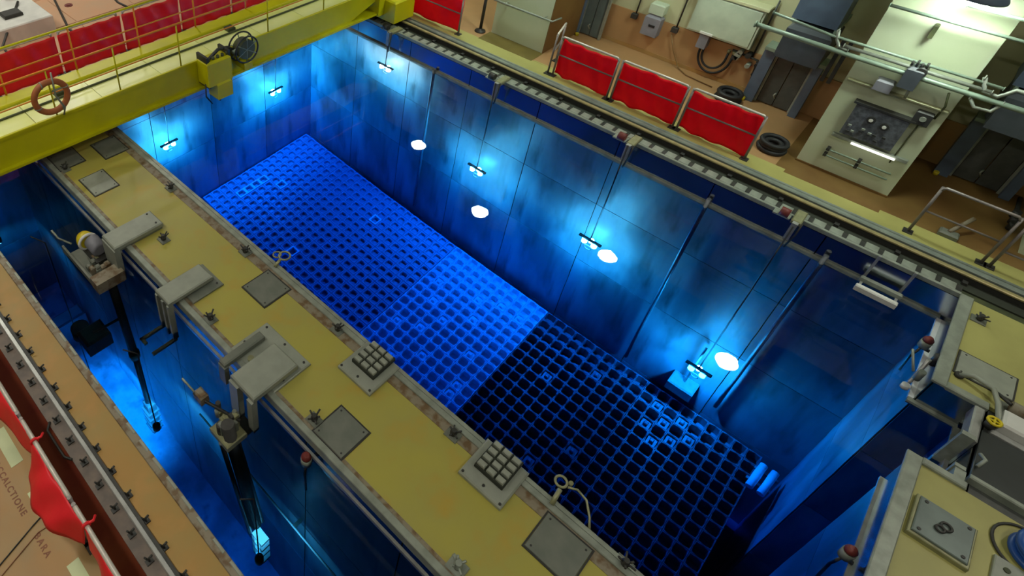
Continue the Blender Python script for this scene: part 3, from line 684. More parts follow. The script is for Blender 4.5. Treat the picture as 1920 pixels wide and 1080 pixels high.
# red-capped level gauges
for (x, y, dx, dy, lab) in [(3.12, 3.24, -1, 0, 'red-capped gauge on the canal wall beside the grey hatch plate'), (12.0, -2.42, 0, 1, 'red-capped gauge on the end wall beside the wall slot'), (7.3, -2.42, 0, 1, 'red-capped gauge on the end wall near the lower deck plate')]:
    t = thing('level_gauge', (x, y, -0.35), lab, 'gauge', 'red-capped gauges on the basin walls')
    cx_, cy_ = x+dx*0.08, y+dy*0.08
    MB().cyl((cx_, cy_, -0.45), 0.08, 0.14, 14).build('body', M['palesteel'], t)
    MB().lathe((cx_, cy_, -0.31), [(0.07, 0), (0.075, 0.04), (0.04, 0.09)], 14).build('cap', M['rust'], t, label='rusty red cap')
    MB().tube([(cx_, cy_, -0.45), (cx_+dx*0.03, cy_+dy*0.03, -0.8), (cx_, cy_, -1.5)], 0.02, 6).build('stem', M['dark'], t)
    MB().box(min(x, cx_)-.02, max(x, cx_)+.02, min(y, cy_)-.03, max(y, cy_)+.03, -0.5, -0.46).build('bracket', M['dark'], t)

# ------------------------------------------------------------------ bridge crane over the rear of the pool
t = thing('bridge_crane', (5.0, 12.0, 0.2), 'yellow bridge crane girder with walkway and railings across the rear of the pool', 'crane')
xL, xR = -5.5, 13.3
MB().add([(xL, 11.30, 0.40), (12.0, 11.30, 0.40), (13.0, 11.30, 0.72), (xR, 11.30, 0.72), (xR, 11.30, 1.03), (xL, 11.30, 1.03),
          (xL, 11.36, 0.40), (12.0, 11.36, 0.40), (13.0, 11.36, 0.72), (xR, 11.36, 0.72), (xR, 11.36, 1.03), (xL, 11.36, 1.03)],
         [(0,1,2,3,4,5), (11,10,9,8,7,6), (0,6,7,1), (1,7,8,2), (2,8,9,3), (3,9,10,4), (4,10,11,5), (5,11,6,0)]).build('web', M['crane'], t)
MB().box(xL, xR+0.1, 11.20, 11.62, 0.34, 0.40).build('bottom_flange', M['crane'], t)
MB().box(xL, xR, 12.55, 12.61, 0.40, 1.03).box(xL, xR, 12.3, 12.75, 0.34, 0.40).build('rear_web', M['crane'], t)
MB().bbox(xL, xR, 12.28, 12.68, 1.03, 1.12, 0.02).build('rear_beam', M['crane'], t)
MB().bbox(xL, xR, 11.27, 11.33, 1.03, 1.10, 0.01).build('toe_board', M['crane'], t)
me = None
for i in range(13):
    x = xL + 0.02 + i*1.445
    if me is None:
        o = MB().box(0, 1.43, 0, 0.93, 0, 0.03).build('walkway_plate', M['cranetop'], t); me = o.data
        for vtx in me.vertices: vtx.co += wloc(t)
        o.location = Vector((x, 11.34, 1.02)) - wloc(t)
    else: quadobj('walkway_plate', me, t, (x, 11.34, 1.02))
MB().tube([(xL, 11.92, 1.07), (xR-0.4, 11.92, 1.07)], 0.025, 8).build('cable_pipe', M['green'], t)
MB().box(13.05, 13.3, 11.15, 12.85, 0.3, 1.05).build('end_plate', M['crane'], t)
MB().bbox(13.3, 14.15, 10.75, 13.1, 0.14, 0.78, 0.04).build('end_truck', M['crane'], t)
for yy in (11.1, 12.8): MB().cyl((13.68, yy, 0.25), 0.17, 0.18, 18, 'x').build('wheel', M['dark'], t)
posts_f = [-1.0, 0.6, 2.1, 3.6, 5.02, 6.55, 9.1, 11.0, 12.9]
for x in posts_f: MB().tube([(x, 11.31, 1.03), (x, 11.31, 2.13)], 0.018, 8).build('railing_post', M['crane' if x > 1 else 'orange'], t)
for z in (2.13, 1.6): MB().tube([(xL, 11.31, z), (12.95, 11.31, z)], 0.024 if z > 2 else 0.015, 8).build('front_rail', M['orange'], t)
for k in range(10):
    x = -0.1 + k*1.58 - 1.5
    MB().tube([(x, 12.66, 1.1), (x, 12.66, 2.15)], 0.022, 8).build('railing_post', M['orange'], t)
for z in (2.15, 1.62): MB().tube([(xL, 12.66, z), (12.95, 12.66, z)], 0.026 if z > 2 else 0.018, 8).build('rear_rail', M['orange' if z < 2 else 'crane'], t)
for x in (3.9, 8.4, 11.6): MB().bbox(x, x+0.22, 12.0, 12.2, 1.05, 1.14, 0.02).build('deck_fitting', M['green'], t)

t = thing('lifebuoy', (3.55, 11.24, 1.2), 'faded orange lifebuoy hung on the crane railing', 'lifebuoy')
MB().torus((3.56, 11.24, 1.58), 0.33, 0.062, 36, 12, 'y').build('ring', M['buoy'], t)
for an in (0.4, 2.0, 3.6, 5.2):
    c_ = (3.56+0.33*math.cos(an), 11.24, 1.58+0.33*math.sin(an))
    MB().torus(c_, 0.066, 0.012, 14, 6, 'x' if abs(math.cos(an)) < .7 else 'z').build('band', M['palesteel'], t)
MB().tube([(3.66, 11.2, 2.1), (3.63, 11.18, 1.6), (3.75, 11.18, 1.28), (3.7, 11.2, 1.12)], 0.02, 6).build('rope', M['palesteel'], t)

t = thing('cable_hoist', (7.5, 11.1, 0.2), 'yellow hoist box on the face of the crane girder', 'hoist')
MB().bbox(6.95, 7.62, 10.86, 11.28, 0.55, 1.18, 0.05).build('body', M['crane'], t)
MB().bbox(7.15, 7.58, 10.82, 11.2, 0.16, 0.6, 0.06).build('hook_block', M['crane'], t)
for x in (7.0, 7.6): MB().box(x-0.03, x+0.03, 10.9, 11.3, 0.5, 1.3).build('bracket', M['dark'], t)
MB().tube([(7.1, 11.0, 1.2), (7.4, 11.05, 1.32), (7.7, 11.1, 1.25), (7.9, 11.12, 1.1)], 0.04, 8).build('cable_arm', M['dark'], t)
for k in range(5): MB().cyl((7.05+k*.13, 10.95, 1.16), 0.035, 0.09, 8).build('fitting', M['green'], t)
MB().tube([(7.3, 10.98, 0.18), (7.3, 10.98, 0.02)], 0.025, 8).build('hook', M['dark'], t)
MB().tube([(6.95, 11.0, 0.6), (6.9, 10.95, 0.3), (7.05, 10.95, 0.05)], 0.02, 6).build('chain', M['dark'], t)
t = thing('cable_reel', (8.1, 11.1, 0.7), 'green grey cable reel beside the yellow crane hoist', 'reel')
for y, r_ in ((10.93, 0.33), (11.17, 0.36)):
    MB().torus((8.14, y, 1.10), r_, 0.022, 30, 6, 'y').build('rim', M['dark'], t)
    m = MB()
    for k in range(6):
        an = k*PI/3 + y; m.tube([(8.14, y, 1.10), (8.14+r_*math.cos(an), y, 1.10+r_*math.sin(an))], 0.014, 6)
    m.build('spokes', M['greengrey'], t)
MB().cyl((8.14, 10.92, 1.10), 0.24, 0.26, 24, 'y').build('cable_drum', M['green'], t)
MB().cyl((7.8, 11.05, 1.10), 0.05, 0.3, 12, 'x').build('axle', M['greengrey'], t)
MB().bbox(8.02, 8.26, 10.9, 11.28, 0.6, 0.78, 0.03).build('mount', M['crane'], t)

# ------------------------------------------------------------------ barriers and red sheets
def barrier(p0, p1, lab, hz=1.12, m='tube', top='paleTube', group='tubular barriers round the basins', mids=(0.62,), close=False):
    p0, p1 = Vector(p0), Vector(p1); c = (p0+p1)/2
    t = thing('tubular_barrier', c, lab, 'barrier', group)
    dd = (p1-p0).normalized()
    for q in (p0, p1):
        MB().tube([q, q + Vector((0, 0, hz))], 0.026, 8).build('post', M[m], t)
        MB().bbox(q.x-.08, q.x+.08, q.y-.08, q.y+.08, q.z, q.z+0.02, 0.005).build('foot', M['dark'], t)
    up = Vector((0, 0, 1))
    MB().tube([p0+up*(hz-0.06), p0+dd*0.05+up*hz, p1-dd*0.05+up*hz, p1+up*(hz-0.06)], 0.028, 8).build('top_rail', M[top], t)
    for z in mids: MB().tube([p0+up*z, p1+up*z], 0.020, 8).build('mid_rail', M[m], t)
    return t

def sheet(p0, p1, z0, z1, lab, m='red', off=(0.06, 0), waves=0.05, seed=0, sag=0.12, dip=1.0, nx=36, nz=14, group='red plastic sheets on the barriers', bulge=0.0):
    """a creased plastic sheet tied to a barrier"""
    rnd = random.Random(seed); p0, p1 = Vector(p0), Vector(p1); L = (p1-p0).length
    nrm = Vector((off[0], off[1], 0)).normalized()
    folds = [(rnd.uniform(0, 1), rnd.uniform(0.03, 0.09), rnd.uniform(-1, 1), rnd.uniform(-.5, .5)) for _ in range(11)]
    dips = [(rnd.uniform(0.1, .9), rnd.uniform(.08, .2), rnd.uniform(0.3, 1)) for _ in range(3)]
    v = []; f = []
    for i in range(nx+1):
        u = i/nx
        top = z1 - sag*abs(math.sin(u*PI*2.0 + seed))*(0.5+0.5*math.sin(u*5+seed))
        for dp in dips[:2]: top -= dip*0.045*dp[2]*math.exp(-((u-dp[0])/dp[1])**2)
        bot = z0 + dip*(0.05*abs(math.sin(u*5+seed*2)) + 0.015*math.sin(u*19+seed))
        for j in range(nz+1):
            s_ = j/nz; z = bot + (top-bot)*s_
            o_ = sum(A*waves*18*w_*math.exp(-(((u - c_ - sh*(s_-.5)))/w_)**2) for c_, w_, A, sh in folds) + 0.02*math.sin(u*23+s_*6+seed)
            o_ += bulge*math.sin(s_*PI)
            p = p0 + (p1-p0)*u + Vector((off[0], off[1], 0)) + nrm*o_
            v.append((p.x, p.y, z))
    n1 = nz+1
    for i in range(nx):
        for j in range(nz): f.append((i*n1+j, (i+1)*n1+j, (i+1)*n1+j+1, i*n1+j+1))
    mb = MB().add(v, f, True)
    o = mb.build('plastic_sheet', M[m], None, lab, 'sheet', group)
    sm = o.modifiers.new('thick', 'SOLIDIFY'); sm.thickness = 0.004
    return o
Yb = [(6.26, 4.77), (4.67, 3.13), (3.03, 1.54)]
names = ['nearest the pale block', 'in the middle of the far side', 'nearest the tall pale pillar']
for i, (ya, yb) in enumerate(Yb):
    barrier((14.45, ya, 0), (14.45, yb, 0), 'tubular barrier before a red sheet, the one ' + names[i])
    sheet((14.45, ya, 0), (14.45, yb, 0), 0.0, 1.06, 'creased red sheet on the far barrier ' + names[i], seed=i*3+1, off=(0.07, 0), sag=0.05, waves=0.022)
barrier((14.45, 6.40, 0), (15.2, 6.6, 0), 'short tubular barrier return beside the pale block corner')
barrier((14.45, 11.9, 0), (14.45, 9.3, 0), 'tubular barrier at the far end of the crane')
sheet((14.45, 11.9, 0), (14.45, 9.3, 0), 0.02, 1.02, 'red sheet on the barrier at the far end of the crane', seed=5, off=(0.05, 0), sag=0.03, waves=0.022)
barrier((14.42, -1.45, 0), (14.42, -2.56, 0), 'bare tubular barrier on the pale yellow deck past the pillar', mids=(0.55,), top='tube')
barrier((14.42, -2.68, 0), (14.42, -4.2, 0), 'bare tubular barrier at the far corner of the deck', mids=(0.4,), top='tube')
# the rear barrier behind the crane
xs = [1.6, 3.35, 5.1, 6.85, 8.6, 10.35, 12.1]
od = ['first', 'second', 'third', 'fourth', 'fifth', 'sixth']
for i in range(6):
    barrier((xs[i]+.09, 14.6, 0), (xs[i+1]-.09, 14.6, 0), f'tubular barrier behind the crane, {od[i]} from the canal', hz=1.14, mids=(0.6,), group='barriers behind the crane')
    sheet((xs[i]+.03, 14.6, 0), (xs[i+1]-.03, 14.6, 0), 0.04, 1.08, f'bright red sheet behind the crane, {od[i]} from the canal', m='redhot', seed=20+i, off=(0, -0.06), waves=0.012, sag=0.0, dip=0.15, group='red sheets behind the crane')
# barrier on the near side of the canal
t = barrier((0.32, 8.6, 0), (0.32, 5.55, 0), 'pale tube barrier along the dark red floor band, farther length', hz=1.1, group='barriers by the camera platform')
t = barrier((0.32, 5.45, 0), (0.32, 4.18, 0), 'pale tube barrier along the dark red floor band, middle length', hz=1.1, group='barriers by the camera platform')
t = barrier((0.32, 4.08, 0), (0.32, 2.0, 0), 'pale tube barrier along the dark red floor band, closest length', hz=1.1, group='barriers by the camera platform')
def side_sheet(y0, y1, w_, lab, seed):
    """sheet hung over the top tube, its lower edge pulled out over the platform"""
    v = []; f = []; nx, nz = 30, 10; rnd = random.Random(seed)
    ph = rnd.uniform(0, 6)
    for i in range(nx+1):
        u = i/nx; y = y0 + (y1-y0)*u
        wd = w_*(0.15 + 0.85*math.sin(PI*min(1, u*1.02))**0.8)
        for j in range(nz+1):
            s_ = j/nz
            v.append((0.295 - wd*s_ - 0.02*math.sin(u*21+ph)*s_, y, 1.09 - 0.34*s_**1.3 + 0.03*math.sin(u*15+s_*5+ph)))
    n1 = nz+1
    for i in range(nx):
        for j in range(nz): f.append((i*n1+j, i*n1+j+1, (i+1)*n1+j+1, (i+1)*n1+j))
    o = MB().add(v, f, True).build('plastic_sheet', M['redhot'], None, lab, 'sheet', 'red sheets by the camera platform')
    o.modifiers.new('thick', 'SOLIDIFY').thickness = 0.004
side_sheet(8.0, 5.05, 0.19, 'red sheet tied to the farther length of pale tube barrier', 1)
side_sheet(5.1, 3.78, 0.32, 'widest red sheet sagging over the lettered platform floor', 2)
side_sheet(3.75, 2.1, 0.12, 'narrow red sheet on the closest length of pale tube barrier', 3)
for (y, lab) in ((5.06, 'red knotted tie on the pale tube between the red sheets'), (3.78, 'red knotted tie on the pale tube below the widest sheet')):
    MB().torus((0.32, y, 1.1), 0.04, 0.018, 12, 6, 'y').tube([(0.33, y, 1.12), (0.40, y-.02, 1.13), (0.44, y+.03, 1.10)], 0.016, 6).build('tie', M['redhot'], None, lab, 'tie', 'red ties on the pale tube')
# platform floor: lettering, stickers and two cables
def text(s_, x, y, size, lab, sp=1.3):
    c = bpy.data.curves.new('lettering', 'FONT'); c.body = s_; c.size = size; c.space_character = sp; c.extrude = 0.001; c.offset = 0.003
    tmp = bpy.data.objects.new('lettering', c); COL.objects.link(tmp); bpy.context.view_layer.update()
    me = bpy.data.meshes.new_from_object(tmp.evaluated_get(bpy.context.evaluated_depsgraph_get()))
    bpy.data.objects.remove(tmp); me.materials.clear(); me.materials.append(M['letters'])
    o = bpy.data.objects.new('floor_lettering', me); COL.objects.link(o)
    o.location = (x, y, 0.003); o.rotation_euler = (0, 0, -PI/2)
    return tag(o, lab, 'lettering', 'brown red letters painted on the platform')
text('ACCALCTIONE', -0.165, 5.86, 0.105, 'brown red painted word ending before the thin cable')
text('BARA', -0.155, 4.66, 0.105, 'short brown red painted word after the thin cable', 1.45)
for (x0, x1, y0, y1, lab) in ((-0.01, 0.15, 5.66, 6.3, 'pale green floor sticker beside the first letters'), (-0.0, 0.14, 4.62, 5.2, 'pale green floor sticker beside the widest red sheet'), (-0.02, 0.13, 3.4, 4.08, 'pale green floor sticker beside the short word')):
    MB().bbox(x0, x1, y0, y1, 0, 0.004, 0.001).build('floor_sticker', M['sticker'], None, lab, 'sticker', 'pale green stickers on the platform')
MB().tube([(0.2, 4.86, 0.012), (-0.1, 4.78, 0.012), (-0.58, 4.62, 0.012), (-1.5, 4.3, 0.012)], 0.008, 6).build('cable', M['black'], None, 'thin dark cable crossing the platform beside the lettering', 'cable')
MB().tube([(0.24, 4.62, 0.01), (-0.1, 4.66, 0.01), (-0.6, 4.50, 0.01), (-1.5, 4.2, 0.01)], 0.006, 6).build('cable', M['letters'], None, 'thin brown cable on the platform between the two words', 'cable')

# rail and hooks on the near side of the canal
t = thing('platform_rail', (0.86, 5, 0), 'dark rail with rows of small hooks along the near side of the canal', 'rail')
MB().box(0.865, 0.90, -2, 22, 0.0, 0.07).build('rail', M['dark'], t)
MB().bbox(0.80, 0.865, -2, 22, 0.03, 0.06, 0.01).build('rail_flange', M['steel'], t)
for row, (x, y0, st) in enumerate([(0.93, 3.05, 0.415), (0.72, 3.05, 0.40)]):
    m = MB().box(-0.045, 0.045, -0.035, 0.035, 0, 0.02).tube([(0, 0, 0.01), (0.0, 0.0, 0.09), (0.05, 0.0, 0.11)], 0.014, 6).tube([(0, 0.02, 0.01), (-0.03, 0.05, 0.07)], 0.012, 6)
    me = None
    for k in range(18):
        loc = (x, y0 + k*st, 0.0 if row == 0 else 0.03)
        if me is None:
            o = m.build('hook', M['dark'], t); me = o.data
            for vtx in me.vertices: vtx.co += wloc(t)
            o.location = Vector(loc) - wloc(t)
        else: quadobj('hook', me, t, loc)
t = thing('pipe_end', (0.55, 5.3, 0.0), 'dark bent bar lying on the grey rail bed', 'bar')
MB().tube([(0.62, 5.2, 0.05), (0.56, 5.3, 0.05), (0.56, 5.8, 0.05), (0.64, 5.9, 0.05)], 0.018, 6).build('bar', M['dark'], t)

# ------------------------------------------------------------------ end deck beyond the pool
t = thing('deck_plate', (8.1, -2.97, 0), 'blue grey steel deck plate with a dark lifting ring beyond the end wall', 'hatch')
MB().bbox(7.80, 8.46, -3.28, -2.66, 0.0, 0.07, 0.01).build('frame', M['brass'], t)
MB().bbox(7.84, 8.43, -3.25, -2.69, 0.07, 0.10, 0.01).build('lid', M['bluegrey'], t)
t.children[1].data.materials[0] = mat('blue grey plate', (0.16, 0.20, 0.18), 0.4, 0.2, scale=3)
for (x, y) in ((7.90, -2.75), (8.37, -2.75), (7.9, -3.19), (8.37, -3.19)): MB().cyl((x, y, 0.10), 0.022, 0.01, 10).build('bolt', M['dark'], t)
MB().torus((8.16, -2.98, 0.12), 0.055, 0.016, 16, 6).torus((8.08, -2.93, 0.12), 0.045, 0.014, 16, 6).build('lifting_ring', M['dark'], t)
hatch(11.20, 11.74, -3.35, -2.66, 'grey hatch plate on the pale yellow deck beyond the far pool corner', m='lightplate')
t = thing('deck_plate', (8.1, -3.85, 0), 'pale grey plate at the frame edge beside the blue hose', 'hatch')
MB().bbox(7.5, 8.3, -4.3, -3.48, 0.0, 0.05, 0.01).build('lid', M['lightplate'], t)
MB().cyl((8.15, -3.6, 0.05), 0.035, 0.015, 12).build('bolt', M['green'], t)
t = thing('blue_hose', (8.5, -3.85, 0), 'coiled blue hose beside the end deck plates', 'hose')
for r_, z in ((0.26, 0.05), (0.22, 0.12), (0.25, 0.19)): MB().torus((8.62, -3.86, z), r_, 0.045, 30, 8).build('coil', M['bluehose'], t)
MB().torus((8.62, -3.78, 0.02), 0.36, 0.018, 30, 6).build('grey_loop', M['dark'], None, 'dark thin cable loop round the blue hose', 'cable')
# sliding gate set into the wall slot
t = thing('slot_gate', (9.9, -3.0, -2.0), 'steel gate frame standing in the water of the wall slot', 'gate')
MB().box(9.30, 9.36, -3.04, -2.92, -4.0, 0.06).box(9.92, 10.0, -3.05, -2.9, -4.0, 0.08).build('guide_post', M['palesteel'], t)
MB().box(9.10, 9.30, -3.06, -2.94, -4.0, 0.04).build('side_plate', M['palesteel'], t)
MB().bbox(9.98, 10.7, -3.10, -2.98, -0.2, 0.03, 0.02).build('head_beam', M['steel'], t)
MB().box(9.36, 9.92, -3.05, -3.0, -4.0, -0.5).build('leaf', M['steel'], t)
MB().tube([(9.7, -3.12, 0.1), (9.62, -3.18, 0.12), (9.5, -3.14, 0.05)], 0.025, 8).build('handle', M['palesteel'], t)
t = thing('slot_cover', (9.75, -3.9, -0.06), 'near black cover over the slot behind the end deck', 'cover')
MB().bbox(9.32, 10.30, -6.5, -3.12, -0.06, 0.0, 0.01).build('cover', mat('near black cover', (0.03, 0.036, 0.034), 0.35, 0.0, scale=3), t)
MB().bbox(10.30, 10.40, -6.5, -3.2, -0.06, 0.03, 0.01).build('edge', M['steel'], t)
t = thing('bright_kerb', (10.6, -4.0, -0.06), 'white painted kerb beam behind the near black cover', 'kerb')
MB().bbox(10.42, 10.78, -6.5, -3.25, -0.06, 0.16, 0.03).build('beam', M['white'], t)
t = thing('yellow_valve', (10.45, -3.2, 0), 'small yellow valve in front of the white kerb beam', 'valve')
MB().cyl((10.42, -3.17, 0.0), 0.07, 0.1, 12).build('body', M['dark'], t)
MB().torus((10.42, -3.17, 0.14), 0.075, 0.02, 16, 6).build('handwheel', M['yellow'], t)
MB().tube([(10.35, -3.17, 0.14), (10.5, -3.17, 0.14)], 0.015, 6).tube([(10.42, -3.1, 0.14), (10.42, -3.24, 0.14)], 0.015, 6).build('spoke', M['yellow'], t)
t = thing('curved_pipe', (10.95, -3.0, 0), 'khaki curved pipe looping over the deck corner by the slot', 'pipe')
MB().tube([(11.14, -2.72, 0.03), (11.16, -2.85, 0.12), (11.08, -3.08, 0.14), (10.85, -3.17, 0.12), (10.62, -3.22, 0.08), (10.5, -3.3, 0.02)], 0.035, 10).build('pipe', M['lightplate'], t)
MB().cyl((11.14, -2.72, 0), 0.06, 0.05, 10).build('flange', M['dark'], t)
t = thing('pump_unit', (10.95, -3.4, 0), 'dark pump with a black motor beside the curved khaki pipe', 'pump')
MB().cyl((10.92, -3.62, 0.12), 0.09, 0.32, 16, 'y').build('body', M['kerb'], t)
MB().cyl((10.92, -3.68, 0.12), 0.11, 0.12, 16, 'y').build('motor', M['black'], t)
MB().bbox(10.8, 11.05, -3.6, -3.2, 0, 0.05, 0.01).build('skid', M['plate'], t)
MB().tube([(10.92, -3.3, 0.15), (11.05, -3.15, 0.12), (11.2, -3.1, 0.03)], 0.025, 8).build('pipe', M['dark'], t)
t = thing('wall_fitting', (11.3, -2.45, -0.3), 'pale valve cluster on the end wall next to the wall slot', 'valve')
MB().cyl((11.15, -2.40, -0.45), 0.05, 0.2, 10).build('body', M['palesteel'], t)
MB().tube([(11.1, -2.3, -0.3), (11.35, -2.15, -0.1)], 0.02, 6).build('lever', M['palesteel'], t)
MB().tube([(11.3, -2.38, -0.1), (11.28, -2.40, -0.6), (11.1, -2.35, -0.7)], 0.03, 8).build('pipe', M['steel'], t)
MB().cyl((11.0, -2.34, -0.6), 0.06, 0.08, 10).build('cap', M['rim'], t)
MB().cyl((11.35, -2.44, -0.2), 0.05, 0.22, 10).build('knob', M['dark'], t)

# ------------------------------------------------------------------ far side: pillars, bays, doors, pipes
HB = 5.6
pillar = MB().box(15.3, 17.5, -0.92, 0.76, -0.004, HB).build('wall_pillar', M['pillar'], kind='structure')
MB().box(15.27, 15.3, -0.93, 0.77, -0.0, 0.04).build('skirting', M['brownfloor'], pillar)
blk = MB().box(15.3, 17.5, 7.08, 8.75, -0.004, HB).build('wall_block', M['pillar'], kind='structure')
MB().box(15.28, 17.5, 7.06, 7.08, 0, 4.5).build('side_panel', M['brownfloor'], blk)
blk2 = MB().box(15.3, 17.5, -4.6, -3.0, -0.004, HB).build('wall_block', M['pillar'], kind='structure')
wallf = MB().box(17.5, 17.8, -9, 14.1, -0.004, HB).build('wall_bays', M['cream'], kind='structure')
MB().box(17.46, 17.5, 0.76, 7.06, 0, 1.02).build('dado', M['terra'], wallf)
MB().box(17.44, 17.46, 2.6, 7.06, 0.0, 0.10).build('skirting', M['orangebrown'], wallf)
MB().box(17.46, 17.5, -3.0, -0.92, 0, 1.02).build('dado', M['orangebrown'], wallf)
for (y0, y1, x0) in ((0.77, 2.3, 14.6),): pass
# dark floor strips in front of the pillar and the block
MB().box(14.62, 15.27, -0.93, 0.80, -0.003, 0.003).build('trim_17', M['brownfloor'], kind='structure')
MB().box(14.70, 15.29, 7.05, 8.78, -0.003, 0.003).build('trim_18', mat('olive shadow strip', (0.16, 0.12, 0.025), 0.5), kind='structure')  # shadow at the foot of the block, put into an olive strip
MB().box(14.75, 14.8, 2.0, 7.0, -0.003, 0.004).build('trim_19', M['deckright'], kind='structure')

def bay_door(y0, y1, lab, pm, top=1.35, leaves=2, flare=0.3):
    t = thing('bay_door', (17.3, (y0+y1)/2, 0), lab, 'door', 'framed doors in the bays of the far wall')
    n = leaves; w_ = (y1-y0)/n
    for k in range(n): MB().bbox(17.22, 17.28, y0+k*w_+0.01, y0+(k+1)*w_-0.01, 0.03, top, 0.005).build('door_panel', M[pm], t)
    MB().box(17.19, 17.30, y1, y1+0.05, 0, top+0.05).box(17.19, 17.30, y0-0.05, y0, 0, top+0.05).build('jamb', M['palesteel'], t)
    MB().box(17.05, 17.30, y1+0.05, y1+flare, 0, top+0.02).build('side_cheek', M['bluegrey'], t)
    if flare > .2: MB().box(17.05, 17.30, y0-0.22, y0-0.05, 0, top+0.02).build('side_cheek', M['bluegrey'], t)
    MB().box(16.95, 17.40, y0-0.3, y1+flare, top+0.05, top+0.13).build('lintel', M['greengrey'], t)
    MB().tube([(17.15, (y0+y1)/2, 0.25), (17.1, (y0+y1)/2+0.05, 0.35), (17.15, (y0+y1)/2+.02, 0.4)], 0.02, 6).build('handle', M['palesteel'], t)
    MB().cyl((17.0, y1+flare-0.05, 0), 0.05, 0.08, 10).build('door_stop', M['yellow'], t)
    return t
bay_door(1.52, 2.22, 'dark double door in the bay beside the black coils', 'doorpanel')
bay_door(-2.45, -1.70, 'dark double door in the bay past the tall pale pillar', 'doorpanel')
bay_door(6.46, 7.02, 'grey green door in the bay beside the pale block', 'greydoor', top=2.2, leaves=2, flare=0.02)

def air_unit(y, x, z, lab):
    t = thing('ventilation_unit', (x, y, z), lab, 'ventilation unit', 'dark ventilation units above the bay doors')
    MB().bbox(x-0.45, x+0.55, y-0.42, y+0.42, z, z+0.75, 0.08).build('lower_casing', M['motorgrey'], t)
    MB().lathe((x, y+0.05, z-0.05), [(0.30, 0), (0.42, 0.1), (0.42, 0.3)], 20).build('bowl', M['motorgrey'], t)
    MB().bbox(x-0.3, x+0.6, y-0.38, y+0.46, z+0.85, z+1.75, 0.05).build('upper_casing', M['bluegrey'], t)
    for s_ in (-0.4, 0.36): MB().box(x-0.3, x+0.9, y+s_, y+s_+0.05, z+0.75, z+0.85).build('frame_bar', M['greengrey'], t)
    for yy in (-.62, -.75): MB().box(x-0.2, x-0.1, y+yy, y+yy+0.07, z-0.3, z+0.7).build('side_bar', M['dark'], t)
    for s_ in (-.4, .4): MB().tube([(x+0.5, y+s_, z+0.2), (17.5, y+s_, z+0.2)], 0.03, 6).build('wall_arm', M['dark'], t)
air_unit(1.75, 16.4, 1.75, 'dark ventilation unit above the door beside the black coils')
air_unit(-1.9, 16.4, 1.75, 'dark ventilation unit above the door past the tall pale pillar')

t = thing('control_panel', (15.27, 0.0, 0.9), 'dark grey control panel with two dials low on the tall pale pillar', 'control panel')
MB().bbox(15.16, 15.3, -0.52, 0.36, 1.02, 1.72, 0.02).build('panel', M['motorgrey'], t)
t.children[0].data.materials[0] = mat('speckled control panel', (0.12, 0.13, 0.15), 0.45, c2=(0.05, 0.055, 0.06), scale=14)
for (y, z) in ((0.02, 1.50), (-0.22, 1.46)):
    MB().cyl((15.13, y, z), 0.075, 0.03, 18, 'x').build('dial', M['dark'], t); MB().cyl((15.12, y, z), 0.035, 0.02, 14, 'x').build('dial_face', M['white'], t)
for k in range(9):
    y, z = -0.42+random.random()*.7, 1.08+random.random()*.25
    MB().bbox(15.13, 15.16, y-.03, y+.03, z-.02, z+.02, 0.004).build('switch', M[random.choice(['dark', 'palesteel', 'dark'])], t)
MB().box(15.14, 15.3, -0.58, 0.42, 1.72, 1.76).build('rim', M['dark'], t)
t = thing('junction_box', (15.25, -0.62, 1.75), 'dark square box with a pale knob on the tall pale pillar', 'box')
MB().bbox(15.16, 15.3, -0.76, -0.5, 1.72, 1.98, 0.02).build('body', M['dark'], t)
MB().cyl((15.13, -0.64, 1.86), 0.05, 0.04, 14, 'x').build('knob', M['palesteel'], t)
MB().tube([(15.25, -0.78, 1.9), (15.2, -0.8, 2.2), (15.1, -0.72, 2.5)], 0.02, 6).build('cable', M['green'], t)
MB().tube([(15.27, -0.64, 1.72), (15.27, -0.62, 0.75)], 0.015, 6).build('conduit', M['green'], t)
t = thing('wall_box', (15.25, 0.1, 2.1), 'mid grey box under the pipes on the tall pale pillar', 'box')
MB().bbox(15.08, 15.3, 0.02, 0.30, 2.12, 2.34, 0.03).build('body', M['midgrey'], t)
t = thing('junction_unit', (15.2, -0.1, 2.3), 'dark motor valve in the middle of the pillar pipes', 'valve')
MB().bbox(14.98, 15.26, -0.26, 0.0, 2.36, 2.78, 0.05).build('body', M['motorgrey'], t)
MB().cyl((15.0, -0.2, 2.72), 0.09, 0.3, 14, 'x').build('head', M['dark'], t)
MB().tube([(15.1, -0.2, 2.4), (15.12, -0.22, 2.15)], 0.025, 8).build('pipe', M['palesteel'], t)
for k in range(4): MB().cyl((15.08, -0.02-0.07*k, 2.78), 0.02, 0.1+.03*(k % 2), 8).build('nozzle', M['dark'], t)
# horizontal pipe run across the pillar and bays
def pipe(name, pts, r, m, lab, cat='pipe', group=None):
    t = thing(name, Vector(pts[0]), lab, cat, group)
    MB().tube(pts, r, 10).build('run', M[m], t)
    for p in (pts[0], pts[-1]): MB().torus(p, r*1.2, r*0.3, 12, 6, 'y').build('flange', M[m], t)
    return t
pipe('pipe_run', [(15.1, 2.6, 2.62), (15.1, 1.0, 2.60), (15.1, -1.1, 2.60), (15.1, -3.2, 2.60)], 0.05, 'greengrey', 'lowest green grey pipe crossing the tall pale pillar', group='pipes across the pillar')
pipe('pipe_run', [(15.1, 1.05, 2.74), (15.1, -1.2, 2.74)], 0.035, 'palesteel', 'middle pale pipe crossing the tall pale pillar', group='pipes across the pillar')
pipe('pipe_run', [(15.1, 2.4, 2.95), (15.1, 1.3, 2.86), (15.1, -1.3, 2.86)], 0.028, 'greengrey', 'upper thin green grey pipe crossing the tall pale pillar', group='pipes across the pillar')
